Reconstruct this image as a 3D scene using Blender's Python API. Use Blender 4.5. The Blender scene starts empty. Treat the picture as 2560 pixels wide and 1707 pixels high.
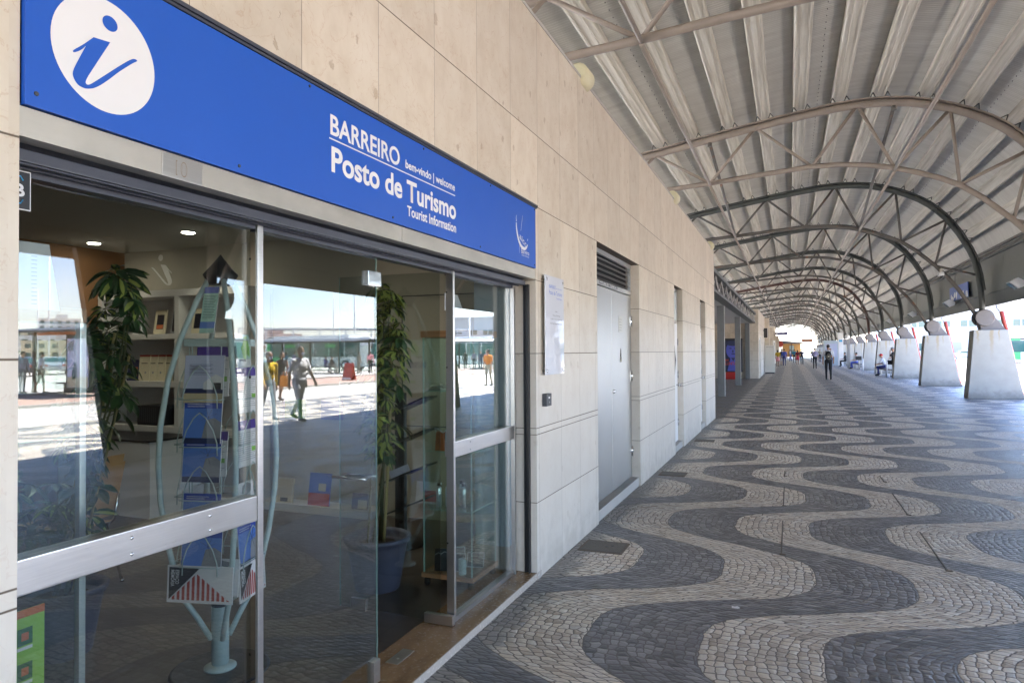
import bpy, bmesh, math, random
from mathutils import Vector, Matrix, Euler
random.seed(7)
PI = math.pi
D2R = math.radians
S = bpy.context.scene
COL = S.collection

# ------------------------------------------------------------------ camera, world, sun, exposure
cam = bpy.data.cameras.new('camera')
cam.lens = 24.0
cam.sensor_width = 36.0
cam.clip_start = 0.05
cam.clip_end = 3000
camo = bpy.data.objects.new('camera', cam)
COL.objects.link(camo)
YAW, PITCH, ROLL = D2R(22.1468), D2R(0.8976), D2R(-0.35)
fw = Vector((-math.sin(YAW) * math.cos(PITCH), math.cos(YAW) * math.cos(PITCH), math.sin(PITCH)))
r0 = fw.cross(Vector((0, 0, 1))).normalized()
u0 = r0.cross(fw)
rr = math.cos(ROLL) * r0 + math.sin(ROLL) * u0
uu = -math.sin(ROLL) * r0 + math.cos(ROLL) * u0
m = Matrix((rr, uu, -fw)).transposed().to_4x4()
m.translation = (1.65, 0, 1.585)
camo.matrix_world = m
S.camera = camo

TOSUN = Vector((-0.20, 0.38, 0.90)).normalized()
w = bpy.data.worlds.new('World')
S.world = w
w.use_nodes = True
wn = w.node_tree
sky = wn.nodes.new('ShaderNodeTexSky')
sky.sky_type = 'NISHITA'
sky.sun_disc = False
sky.sun_elevation = math.asin(TOSUN.z)
sky.sun_rotation = math.atan2(TOSUN.x, TOSUN.y)
sky.air_density = 1.0
sky.dust_density = 0.3
sky.ozone_density = 2.5
tint = wn.nodes.new('ShaderNodeMix'); tint.data_type = 'RGBA'; tint.blend_type = 'MULTIPLY'; tint.inputs[0].default_value = 1.0
tint.inputs[7].default_value = (1.0, 0.95, 1.04, 1)
wn.links.new(sky.outputs[0], tint.inputs[6]); wn.links.new(tint.outputs[2], wn.nodes['Background'].inputs[0])
wn.nodes['Background'].inputs[1].default_value = 0.10
sun = bpy.data.lights.new('sun', 'SUN')
sun.energy = 5.0
sun.angle = D2R(0.53)
sun.color = (1.0, 0.96, 0.9)
suno = bpy.data.objects.new('sun', sun)
COL.objects.link(suno)
suno.rotation_euler = TOSUN.to_track_quat('Z', 'Y').to_euler()
suno.location = (0, 0, 60)
S.view_settings.view_transform = 'Standard'
S.view_settings.look = 'None'
S.view_settings.exposure = 3.72
S.view_settings.gamma = 1
S.cycles.use_denoising = True
S.cycles.max_bounces = 9
S.cycles.diffuse_bounces = 5
S.cycles.glossy_bounces = 4
S.cycles.transparent_max_bounces = 14
S.cycles.sample_clamp_indirect = 8
S.cycles.caustics_reflective = False
S.cycles.caustics_refractive = False

# ------------------------------------------------------------------ material helpers
class NT:
    def __init__(s, name):
        s.m = bpy.data.materials.new(name)
        s.m.use_nodes = True
        s.t = s.m.node_tree
        s.b = s.t.nodes['Principled BSDF']
        s.out = s.t.nodes['Material Output']
    def n(s, typ, **kw):
        x = s.t.nodes.new(typ)
        for k, v in kw.items():
            setattr(x, k, v)
        return x
    def _in(s, sock, v):
        if hasattr(v, 'links') or isinstance(v, bpy.types.NodeSocket):
            s.t.links.new(v, sock)
        else:
            sock.default_value = v
    def mth(s, op, a, b=None, c=None, clamp=False):
        x = s.n('ShaderNodeMath', operation=op, use_clamp=clamp)
        s._in(x.inputs[0], a)
        if b is not None: s._in(x.inputs[1], b)
        if c is not None: s._in(x.inputs[2], c)
        return x.outputs[0]
    def add(s, a, b): return s.mth('ADD', a, b)
    def sub(s, a, b): return s.mth('SUBTRACT', a, b)
    def mul(s, a, b): return s.mth('MULTIPLY', a, b)
    def sin(s, a): return s.mth('SINE', a)
    def cos(s, a): return s.mth('COSINE', a)
    def step(s, x, lo, hi):
        y = s.n('ShaderNodeMapRange', interpolation_type='SMOOTHSTEP')
        s._in(y.inputs[0], x)
        s._in(y.inputs[1], lo); s._in(y.inputs[2], hi)
        return y.outputs[0]
    def mix(s, f, a, b, mode='MIX'):
        x = s.n('ShaderNodeMix', data_type='RGBA', blend_type=mode)
        s._in(x.inputs[0], f); s._in(x.inputs[6], a); s._in(x.inputs[7], b)
        return x.outputs[2]
    def xyz(s, x, y, z):
        c = s.n('ShaderNodeCombineXYZ')
        s._in(c.inputs[0], x); s._in(c.inputs[1], y); s._in(c.inputs[2], z)
        return c.outputs[0]
    def pos(s):
        g = s.n('ShaderNodeNewGeometry')
        q = s.n('ShaderNodeSeparateXYZ')
        s.t.links.new(g.outputs['Position'], q.inputs[0])
        return g.outputs['Position'], q.outputs[0], q.outputs[1], q.outputs[2]
    def obj(s):
        g = s.n('ShaderNodeTexCoord')
        q = s.n('ShaderNodeSeparateXYZ')
        s.t.links.new(g.outputs['Object'], q.inputs[0])
        return g.outputs['Object'], q.outputs[0], q.outputs[1], q.outputs[2]
    def noise(s, vec, scale, detail=3, rough=0.55):
        x = s.n('ShaderNodeTexNoise')
        if vec is not None: s.t.links.new(vec, x.inputs['Vector'])
        x.inputs['Scale'].default_value = scale
        x.inputs['Detail'].default_value = detail
        x.inputs['Roughness'].default_value = rough
        return x.outputs['Fac']
    def vmul(s, v, t):
        x = s.n('ShaderNodeVectorMath', operation='MULTIPLY')
        s.t.links.new(v, x.inputs[0]); x.inputs[1].default_value = t
        return x.outputs[0]
    def ramp(s, f, stops):
        x = s.n('ShaderNodeValToRGB')
        s._in(x.inputs[0], f)
        e = x.color_ramp.elements
        e[0].position, e[0].color = stops[0][0], (*stops[0][1], 1)
        e[1].position, e[1].color = stops[-1][0], (*stops[-1][1], 1)
        for p, c in stops[1:-1]:
            k = e.new(p); k.color = (*c, 1)
        return x.outputs[0]
    def bump(s, h, strength=0.5, dist=0.01, normal=None):
        x = s.n('ShaderNodeBump')
        x.inputs['Strength'].default_value = strength
        x.inputs['Distance'].default_value = dist
        s._in(x.inputs['Height'], h)
        if normal is not None: s._in(x.inputs['Normal'], normal)
        s.t.links.new(x.outputs[0], s.b.inputs['Normal'])
        return x.outputs[0]
    def base(s, c): s._in(s.b.inputs['Base Color'], c if not isinstance(c, tuple) else (*c, 1) if len(c) == 3 else c)
    def rough(s, r): s._in(s.b.inputs['Roughness'], r)
    def metal(s, r): s._in(s.b.inputs['Metallic'], r)

def C(c): return (*c, 1)

def plain(name, col, rough=0.6, metal=0.0, var=0.12, scale=6.0, bump=0.0, spec=0.5, objc=True):
    t = NT(name)
    p = t.obj()[0] if objc else t.pos()[0]
    n = t.noise(p, scale, 4)
    f = t.add(t.mul(n, 2 * var), 1 - var)
    mm = t.n('ShaderNodeMix', data_type='RGBA', blend_type='MULTIPLY')
    mm.inputs[0].default_value = 1
    mm.inputs[6].default_value = C(col)
    g = t.xyz(f, f, f)
    t.t.links.new(g, mm.inputs[7])
    t.base(mm.outputs[2])
    t.rough(t.add(t.mul(n, 0.15), max(0.0, rough - 0.075)))
    t.metal(metal)
    t.b.inputs['Specular IOR Level'].default_value = spec
    if bump: t.bump(n, bump, 0.01)
    return t.m

def emis(name, col, st):
    t = NT(name)
    t.base(col)
    t.b.inputs['Emission Color'].default_value = C(col)
    t.b.inputs['Emission Strength'].default_value = st
    return t.m

# glass with two real surfaces: Schlick on both faces, straight-through transmission
def glassmat(name, tint=(0.93, 0.965, 0.95), k=1.0, r0=0.043):
    t = NT(name)
    lw = t.n('ShaderNodeLayerWeight'); lw.inputs[0].default_value = 0.5
    p5 = t.mth('POWER', lw.outputs['Facing'], 5.0)
    f = t.mth('MULTIPLY', t.add(t.mul(p5, 1 - r0), r0), k, clamp=True)
    tr = t.n('ShaderNodeBsdfTransparent'); tr.inputs[0].default_value = C(tint)
    gl = t.n('ShaderNodeBsdfGlossy'); gl.inputs['Roughness'].default_value = 0.0
    gl.inputs[0].default_value = (1, 1, 1, 1)
    mx = t.n('ShaderNodeMixShader')
    t.t.links.new(f, mx.inputs[0]); t.t.links.new(tr.outputs[0], mx.inputs[1]); t.t.links.new(gl.outputs[0], mx.inputs[2])
    t.t.links.new(mx.outputs[0], t.out.inputs[0])
    return t.m

# ---- wave paving (calcada)
def paving_mat():
    t = NT('wave_cobble_paving')
    P, x, y, z = t.pos()
    wob = t.noise(P, 2.2, 2)
    x2 = t.add(t.add(x, t.mul(t.sub(wob, 0.5), 0.05)), t.mul(t.sub(t.noise(P, 21.0, 1), 0.5), 0.022))
    y2 = t.add(y, t.mul(t.sub(t.noise(t.vmul(P, (1, 1, 1)), 3.1, 2), 0.5), 0.05))
    th = t.mul(t.sub(y2, 4.52), 2 * PI / 2.8)
    th3 = t.mul(th, 3.0)
    s = t.mul(t.add(t.mul(t.sin(th), 1.125), t.mul(t.sin(th3), 0.125)), 0.61)
    sp = t.mul(t.add(t.mul(t.cos(th), 1.125), t.mul(t.cos(th3), 0.375)), 1.369)
    ca = t.mth('POWER', t.add(t.mul(sp, sp), 1.0), -0.5)
    q = t.mth('DIVIDE', t.sub(t.sub(x2, s), 0.57 - 0.61 * 40), 0.61)
    n = t.mth('FLOOR', q)
    v = t.mul(t.sub(t.sub(q, n), 0.5), 0.61)
    par = t.mth('MODULO', n, 2.0)
    light = t.sub(1.0, par)
    arc = t.add(t.mul(y2, 1.447), t.add(t.mul(t.sin(t.mul(th, 2.0)), 0.142), t.mul(t.sin(t.mul(th, 4.0)), 0.0226)))
    arc = t.add(arc, t.mul(t.mul(v, 0.30), t.mul(sp, ca)))
    vc = t.xyz(t.mul(t.mul(v, ca), 1 / 0.050), t.mul(arc, 1 / 0.056), t.mul(n, 7.0))
    def vor(feature):
        a = t.n('ShaderNodeTexVoronoi', feature=feature, voronoi_dimensions='3D')
        t.t.links.new(vc, a.inputs['Vector'])
        a.inputs['Scale'].default_value = 1.0
        a.inputs['Randomness'].default_value = 0.42
        return a
    ve, vf = vor('DISTANCE_TO_EDGE'), vor('F1')
    sc = t.n('ShaderNodeSeparateColor'); t.t.links.new(vf.outputs['Color'], sc.inputs[0])
    edge = t.mul(t.sub(0.305, t.mth('ABSOLUTE', v)), t.mul(ca, 18.0))
    d = t.mth('MINIMUM', ve.outputs['Distance'], edge)
    stone = t.step(d, 0.025, 0.10)
    fine = t.noise(P, 60.0, 4, 0.65)
    big = t.noise(P, 0.9, 3)
    c_l = t.ramp(sc.outputs[0], [(0.0, (0.35, 0.285, 0.22)), (0.2, (0.48, 0.415, 0.335)), (0.45, (0.57, 0.515, 0.435)), (0.7, (0.53, 0.455, 0.36)), (0.85, (0.63, 0.585, 0.505)), (1.0, (0.43, 0.40, 0.36))])
    c_d = t.ramp(sc.outputs[1], [(0.0, (0.052, 0.053, 0.059)), (0.3, (0.090, 0.091, 0.100)), (0.6, (0.125, 0.125, 0.135)), (1.0, (0.215, 0.212, 0.215))])
    c = t.mix(light, c_d, c_l)
    f = t.add(0.75, t.mul(fine, 0.95))
    c = t.mix(1.0, c, t.xyz(f, f, f), 'MULTIPLY')
    jl = t.mix(light, (0.125, 0.118, 0.112, 1), (0.16, 0.14, 0.12, 1))
    # dirt patches fill joints and dull some stones
    dirt = t.step(t.noise(P, 3.3, 5, 0.7), 0.52, 0.74)
    c = t.mix(t.mul(dirt, 0.38), c, (0.20, 0.185, 0.165, 1))
    grit = t.step(t.noise(P, 11.0, 5, 0.75), 0.55, 0.70)
    c = t.mix(t.mul(grit, 0.35), c, (0.23, 0.21, 0.19, 1))
    c = t.mix(t.mul(t.step(big, 0.35, 0.75), 0.18), c, (0.10, 0.10, 0.11, 1))
    c = t.mix(stone, jl, c)
    # grey unpatterned strip against the wall
    ws = t.sub(1.0, t.step(t.add(x, t.mul(t.sub(t.noise(P, 5.0, 3), 0.5), 0.3)), 0.10, 0.24))
    c = t.mix(t.mul(ws, 0.75), c, t.mix(stone, (0.08, 0.08, 0.08, 1), (0.15, 0.148, 0.145, 1)))
    t.base(c)
    rg = t.add(t.add(0.24, t.mul(light, 0.12)), t.mul(fine, 0.28))
    t.rough(t.add(rg, t.mul(t.sub(1.0, stone), 0.3)))
    t.b.inputs['Specular IOR Level'].default_value = 0.62
    tilt = t.mul(sc.outputs[2], 0.35)
    dome = t.mth('MINIMUM', t.mul(d, 3.2), 1.0)
    h = t.add(t.add(t.mul(dome, 0.55), tilt), t.mul(fine, 0.45))
    t.bump(h, 0.8, 0.009)
    return t.m

# ---- limestone facing with slab joints
LIME_ROWS = (0.53, 1.005, 1.05, 1.575, 2.09, 2.61, 3.12)
def lime_mat(name='limestone_slabs', axis='y', phase=4.555, rows=LIME_ROWS):
    t = NT(name)
    P, x, y, z = t.pos()
    a = y if axis == 'y' else x
    cell = t.mth('DIVIDE', t.sub(a, phase - 0.507 * 60), 0.507)
    fc = t.mth('FRACT', cell)
    ci = t.mth('FLOOR', cell)
    dv = t.mul(t.mth('MINIMUM', fc, t.sub(1.0, fc)), 0.507)
    jv = t.sub(1.0, t.step(dv, 0.0006, 0.0026))
    if axis == 'y': jv = t.mul(jv, t.mth('MAXIMUM', t.mth('GREATER_THAN', y, 1.2), t.mth('GREATER_THAN', z, 2.61)))
    jh = None; ri = None
    for r in rows:
        k = t.sub(1.0, t.step(t.mth('ABSOLUTE', t.sub(z, r)), 0.0012, 0.004))
        jh = k if jh is None else t.mth('MAXIMUM', jh, k)
        g = t.mth('GREATER_THAN', z, r)
        ri = g if ri is None else t.add(ri, g)
    wn_ = t.n('ShaderNodeTexWhiteNoise', noise_dimensions='2D')
    t.t.links.new(t.xyz(ci, ri, 0.0), wn_.inputs['Vector'])
    rnd = wn_.outputs['Value']
    off = t.n('ShaderNodeVectorMath', operation='ADD')
    t.t.links.new(P, off.inputs[0]); t.t.links.new(t.xyz(0.0, 0.0, t.mul(rnd, 9.0)), off.inputs[1])
    Q = off.outputs[0]
    vein = t.noise(t.vmul(Q, (5, 5, 3.6)), 1.2, 6, 0.6)
    mott = t.noise(t.vmul(Q, (24, 24, 12)), 1.0, 5, 0.7)
    c = t.ramp(vein, [(0.25, (0.54, 0.455, 0.355)), (0.5, (0.62, 0.545, 0.445)), (0.75, (0.67, 0.605, 0.51))])
    c = t.mix(t.mul(t.step(mott, 0.5, 0.8), 0.35), c, (0.66, 0.60, 0.52, 1))
    # thin orange veins
    vn = t.n('ShaderNodeTexNoise'); vn.inputs['Scale'].default_value = 7.0; vn.inputs['Detail'].default_value = 6; vn.inputs['Distortion'].default_value = 1.4
    t.t.links.new(Q, vn.inputs['Vector'])
    line = t.sub(1.0, t.step(t.mth('ABSOLUTE', t.sub(vn.outputs['Fac'], 0.5)), 0.0, 0.012))
    c = t.mix(t.mul(line, 0.30), c, (0.42, 0.24, 0.13, 1))
    # fossil pits
    vo = t.n('ShaderNodeTexVoronoi', feature='F1'); vo.inputs['Scale'].default_value = 4.2
    t.t.links.new(t.vmul(Q, (2.0, 2.0, 1.4)), vo.inputs['Vector'])
    wob = t.mul(t.sub(t.noise(Q, 34, 4, 0.7), 0.35), 0.42)
    sz = t.n('ShaderNodeSeparateColor'); t.t.links.new(vo.outputs['Color'], sz.inputs[0])
    rad = t.mul(t.step(sz.outputs[0], 0.5, 1.0), 0.20)
    pit = t.sub(1.0, t.step(t.sub(t.add(vo.outputs['Distance'], wob), t.add(rad, 0.0)), 0.0, 0.03))
    pit = t.mul(pit, t.mth('GREATER_THAN', sz.outputs[0], 0.84))
    c = t.mix(t.mul(pit, 0.55), c, (0.36, 0.27, 0.18, 1))
    vf = t.add(0.90, t.mul(rnd, 0.14))
    c = t.mix(1.0, c, t.xyz(vf, vf, vf), 'MULTIPLY')
    # lower courses greyed by painted-in sky reflection; damp grime at the foot
    low = t.sub(1.0, t.step(t.add(z, t.mul(t.sub(mott, 0.5), 0.2)), 0.9, 2.3))
    c = t.mix(t.mul(low, 0.5), c, (0.66, 0.645, 0.62, 1))
    foot = t.sub(1.0, t.step(t.add(z, t.mul(t.sub(t.noise(P, 7.0, 4), 0.5), 0.9)), -0.1, 0.35))
    c = t.mix(t.mul(foot, 0.35), c, (0.30, 0.27, 0.22, 1))
    stv = t.noise(t.vmul(P, (16, 16, 0.9)), 1.0, 4, 0.6)
    c = t.mix(t.mul(t.step(stv, 0.58, 0.8), 0.13), c, (0.38, 0.31, 0.24, 1))
    j = t.mth('MAXIMUM', t.mul(jv, 0.75), jh)
    c = t.mix(j, c, (0.13, 0.10, 0.075, 1))
    t.base(c)
    t.rough(t.add(0.30, t.add(t.mul(mott, 0.22), t.mul(j, 0.3))))
    t.b.inputs['Specular IOR Level'].default_value = 0.4
    h = t.sub(t.add(t.mul(mott, 0.12), t.mul(rnd, 0.1)), t.add(j, t.mul(pit, 0.5)))
    t.bump(h, 0.5, 0.004)
    return t.m

def brushed(name, col=(0.52, 0.50, 0.47), rough=0.3, axis=(1, 1, 30), blotch=0.25, streak=0.25):
    t = NT(name)
    P = t.pos()[0]
    n = t.noise(t.vmul(P, axis), 6.0, 4, 0.6)
    b = t.noise(P, 3.2, 5, 0.6)
    f = t.add(1 - blotch / 2 - streak / 2, t.add(t.mul(b, blotch), t.mul(n, streak)))
    t.base(t.mix(1.0, C(col), t.xyz(f, f, f), 'MULTIPLY'))
    t.metal(1.0)
    t.rough(t.add(rough - 0.05, t.mul(n, 0.16)))
    t.bump(n, 0.08, 0.002)
    return t.m

def concrete_mat():
    t = NT('pier_concrete')
    P, x, y, z = t.obj()
    n = t.noise(P, 3.0, 5, 0.6); f = t.noise(P, 26.0, 4, 0.6)
    st = t.noise(t.vmul(P, (9, 9, 0.5)), 1.0, 3)
    c = t.ramp(n, [(0.25, (0.33, 0.33, 0.305)), (0.75, (0.39, 0.39, 0.365))])
    c = t.mix(t.mul(f, 0.12), c, (0.36, 0.36, 0.35, 1))
    c = t.mix(t.mul(t.step(st, 0.56, 0.75), 0.14), c, (0.33, 0.33, 0.32, 1))
    foot = t.sub(1.0, t.step(t.add(z, t.mul(t.sub(t.noise(P, 6.0, 4), 0.5), 0.5)), 0.0, 0.35))
    c = t.mix(t.mul(foot, 0.55), c, (0.14, 0.13, 0.12, 1))
    # two rust runs from the steel shoe
    for cx, wd, ln in ((-0.27, 0.03, 1.6), (0.10, 0.045, 1.1), (0.30, 0.02, 1.7)):
        wx = t.add(x, t.mul(t.sub(t.noise(t.vmul(P, (1, 1, 3)), 3.0, 3), 0.5), 0.10))
        m1 = t.sub(1.0, t.step(t.mth('ABSOLUTE', t.sub(wx, cx)), wd * 0.3, wd * 1.6))
        m2 = t.step(z, ln, 2.2)
        c = t.mix(t.mul(t.mul(m1, m2), 0.6), c, (0.33, 0.24, 0.10, 1))
    t.base(c); t.rough(0.85)
    t.bump(t.add(n, t.mul(f, 0.4)), 0.25, 0.01)
    return t.m

def sheet_mat():
    t = NT('corrugated_roof_sheet')
    P, x, y, z = t.pos()
    wv = t.sin(t.mul(y, 2 * PI / 0.076))
    n = t.noise(t.vmul(P, (0.5, 3.0, 0.5)), 1.5, 5, 0.65)
    n2 = t.noise(t.vmul(P, (1.2, 7.0, 1.2)), 3.0, 4, 0.7)
    c = t.ramp(n, [(0.25, (0.50, 0.475, 0.43)), (0.6, (0.62, 0.60, 0.55)), (0.85, (0.67, 0.655, 0.61))])
    c = t.mix(t.mul(t.step(n2, 0.60, 0.82), 0.25), c, (0.36, 0.29, 0.22, 1))
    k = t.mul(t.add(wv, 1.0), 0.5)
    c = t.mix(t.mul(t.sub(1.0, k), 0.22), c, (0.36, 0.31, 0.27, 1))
    t.base(c); t.rough(0.6)
    t.bump(k, 0.4, 0.012)
    return t.m

def purlin_mat():
    t = NT('purlin_galvanised')
    P, x, y, z = t.pos()
    n = t.noise(t.vmul(P, (14, 0.5, 14)), 1.0, 5, 0.6)
    n2 = t.noise(t.vmul(P, (5, 1.2, 5)), 1.0, 5, 0.7)
    c = t.ramp(n, [(0.3, (0.46, 0.41, 0.33)), (0.55, (0.66, 0.61, 0.52)), (0.8, (0.74, 0.70, 0.63))])
    c = t.mix(t.mul(t.step(n2, 0.58, 0.78), 0.38), c, (0.36, 0.27, 0.18, 1))
    t.base(c); t.rough(0.5); t.metal(0.1)
    return t.m

def paint_rust(name, col, rust=(0.20, 0.09, 0.04), amt=0.5, rough=0.5, lo=0.60):
    t = NT(name)
    P = t.pos()[0]
    n = t.noise(P, 2.4, 6, 0.72)
    g = t.noise(P, 9.0, 4)
    f = t.add(0.85, t.mul(g, 0.3))
    c = t.mix(1.0, C(col), t.xyz(f, f, f), 'MULTIPLY')
    c = t.mix(t.mul(t.step(n, lo, lo + 0.12), amt), c, C(rust))
    t.base(c); t.rough(rough)
    return t.m

M = {}
M['paving'] = paving_mat()
M['lime'] = lime_mat()
M['lime_x'] = lime_mat('limestone_slabs_end', 'x', 0.0)
M['lime_reveal'] = lime_mat('limestone_reveal', 'x', 0.25)
M['steel'] = brushed('brushed_stainless', (0.60, 0.58, 0.56), 0.28, (1, 1, 40))
M['lintel'] = brushed('weathered_stainless', (0.50, 0.47, 0.42), 0.42, (3, 1, 3), 0.45, 0.3)
M['door_steel'] = brushed('satin_steel_door', (0.50, 0.50, 0.49), 0.36, (1, 14, 1), 0.12, 0.12)
M['chrome'] = brushed('polished_steel', (0.75, 0.75, 0.75), 0.12, (1, 1, 10), 0.05, 0.05)
M['shutter'] = plain('shutter_box_paint', (0.055, 0.06, 0.08), 0.35)
M['black'] = plain('black_paint', (0.012, 0.012, 0.014), 0.4)
M['darkgrey'] = plain('dark_grey_paint', (0.05, 0.052, 0.06), 0.5)
M['blue_sign'] = plain('blue_sign_panel', (0.018, 0.098, 0.47), 0.38, var=0.04, spec=0.4)
M['white_vinyl'] = plain('white_vinyl', (0.72, 0.71, 0.72), 0.5, var=0.03)
M['blue_vinyl'] = plain('blue_vinyl', (0.014, 0.09, 0.48), 0.45, var=0.03)
M['glass'] = glassmat('shop_glass', (0.81, 0.84, 0.83), k=1.6)
M['cab_glass'] = glassmat('cabinet_glass', (0.90, 0.965, 0.94))
M['edge'] = plain('glass_edge', (0.30, 0.48, 0.42), 0.2)
M['bus_glass'] = plain('bus_window_glass', (0.03, 0.09, 0.09), 0.08, spec=0.8)
M['concrete'] = concrete_mat()
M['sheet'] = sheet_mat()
M['purlin'] = purlin_mat()
M['truss_warm_lit'] = paint_rust('warm_lit_truss_paint', (0.31, 0.255, 0.21), amt=0.35)  # near trusses and ties: warm bounced light painted into the brown
M['truss_dark'] = paint_rust('dark_truss_paint', (0.075, 0.08, 0.072), amt=0.4)
M['truss_grey'] = paint_rust('grey_truss_paint', (0.12, 0.108, 0.095), rust=(0.28, 0.11, 0.04), amt=0.65, lo=0.56)
M['truss_rust'] = paint_rust('rust_primer_paint', (0.10, 0.05, 0.04), amt=0.4)
M['pin'] = paint_rust('pin_plate_paint', (0.15, 0.135, 0.13), rust=(0.22, 0.09, 0.04), amt=0.6, lo=0.62)
M['fascia'] = paint_rust('fascia_panel_paint', (0.10, 0.108, 0.108), rust=(0.08, 0.09, 0.055), amt=0.5, lo=0.55)
M['redpipe'] = plain('red_pipe_paint', (0.42, 0.06, 0.04), 0.5)
M['pvc'] = plain('white_pvc', (0.62, 0.62, 0.66), 0.4)
M['cream'] = plain('cream_interior_paint', (0.44, 0.405, 0.33), 0.8, var=0.04)
M['white'] = plain('white_paint', (0.74, 0.74, 0.74), 0.6, var=0.04)
M['offwhite'] = plain('offwhite_laminate', (0.60, 0.59, 0.56), 0.5, var=0.04)
M['paleblue'] = plain('pale_blue_paint', (0.48, 0.58, 0.66), 0.6, var=0.03)
M['wood'] = None
M['soil'] = plain('potting_soil', (0.035, 0.022, 0.014), 0.95, bump=0.6, scale=30)
M['pot'] = plain('grey_blue_plastic_pot', (0.075, 0.080, 0.13), 0.45)
M['rackgrey'] = plain('pale_green_powder_coat', (0.42, 0.52, 0.52), 0.35, var=0.03)
M['skin'] = plain('skin', (0.36, 0.20, 0.13), 0.55)
M['skin_dark'] = plain('skin_tanned', (0.20, 0.11, 0.07), 0.55)
M['hair'] = plain('dark_hair', (0.015, 0.012, 0.01), 0.6)
M['hair_grey'] = plain('grey_hair', (0.22, 0.20, 0.18), 0.7)
M['asphalt'] = plain('road_asphalt', (0.42, 0.40, 0.375), 0.85, var=0.12, scale=0.8, objc=False)
M['far_ground'] = plain('far_ground', (0.47, 0.44, 0.40), 0.9, var=0.25, scale=0.05, objc=False)
M['marking'] = plain('road_marking_paint', (0.70, 0.70, 0.68), 0.7)
M['kerb'] = plain('kerb_stone', (0.42, 0.40, 0.37), 0.8)
M['rubber'] = plain('rubber', (0.015, 0.015, 0.015), 0.8)
M['yellow_lamp'] = plain('yellowed_plastic', (0.60, 0.55, 0.36), 0.5)

def wood_mat():
    t = NT('beech_laminate')
    P = t.obj()[0]
    n = t.noise(t.vmul(P, (3, 3, 40)), 1.5, 4)
    t.base(t.ramp(n, [(0.3, (0.36, 0.17, 0.075)), (0.7, (0.50, 0.27, 0.13))]))
    t.rough(0.4)
    return t.m
M['wood'] = wood_mat()
def plywood_mat():
    t = NT('chair_plywood')
    P = t.obj()[0]
    n = t.noise(t.vmul(P, (30, 3, 2)), 1.0, 4)
    t.base(t.ramp(n, [(0.3, (0.42, 0.24, 0.10)), (0.7, (0.55, 0.35, 0.17))]))
    t.rough(0.35)
    return t.m
M['plywood'] = plywood_mat()
def threshold_mat():
    t = NT('threshold_marble')
    P, x, y, z = t.pos()
    n = t.noise(t.vmul(P, (6, 2, 6)), 1.5, 6, 0.7); g = t.noise(P, 50.0, 3)
    c = t.ramp(n, [(0.3, (0.17, 0.10, 0.05)), (0.55, (0.29, 0.185, 0.10)), (0.8, (0.38, 0.27, 0.17))])
    c = t.mix(t.mul(t.step(g, 0.6, 0.75), 0.5), c, (0.08, 0.05, 0.03, 1))
    ed = t.step(x, -0.012, 0.004)
    c = t.mix(ed, c, (0.52, 0.47, 0.42, 1))
    t.base(c); t.rough(t.add(0.12, t.mul(g, 0.25)))
    return t.m
M['threshold'] = threshold_mat()
def floor_mat():
    t = NT('shop_floor_tiles')
    P, x, y, z = t.pos()
    def grid(a, s):
        f = t.mth('FRACT', t.mul(a, 1 / s))
        return t.mul(t.mth('MINIMUM', f, t.sub(1.0, f)), s)
    d = t.mth('MINIMUM', grid(x, 0.45), grid(y, 0.45))
    j = t.sub(1.0, t.step(d, 0.001, 0.004))
    n = t.noise(t.vmul(P, (1, 8, 1)), 1.6, 5)
    c = t.ramp(n, [(0.3, (0.062, 0.051, 0.041)), (0.7, (0.09, 0.075, 0.06))])
    t.base(t.mix(j, c, (0.04, 0.033, 0.028, 1))); t.rough(0.32)
    return t.m
M['shopfloor'] = floor_mat()
def ceiling_mat():
    t = NT('acoustic_ceiling')
    P, x, y, z = t.pos()
    n = t.noise(t.vmul(P, (60, 22, 1)), 1.0, 3)
    c = t.mix(t.step(n, 0.66, 0.72), (0.36, 0.35, 0.31, 1), (0.17, 0.165, 0.15, 1))
    t.base(c); t.rough(0.9)
    return t.m
M['ceiling'] = ceiling_mat()
def brick_pavers():
    t = NT('red_paver_strip')
    P = t.pos()[0]
    b = t.n('ShaderNodeTexBrick')
    t.t.links.new(P, b.inputs['Vector'])
    b.inputs['Color1'].default_value = (0.40, 0.26, 0.21, 1); b.inputs['Color2'].default_value = (0.33, 0.21, 0.17, 1)
    b.inputs['Mortar'].default_value = (0.26, 0.21, 0.18, 1); b.inputs['Scale'].default_value = 1.0
    b.inputs['Brick Width'].default_value = 0.2; b.inputs['Row Height'].default_value = 0.1; b.inputs['Mortar Size'].default_value = 0.006
    t.base(b.outputs['Color']); t.rough(0.85)
    return t.m
M['pavers'] = brick_pavers()

def dyn(name, col, rough=0.6, **k):
    if name not in M: M[name] = plain(name, col, rough, **k)
    return M[name]

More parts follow.
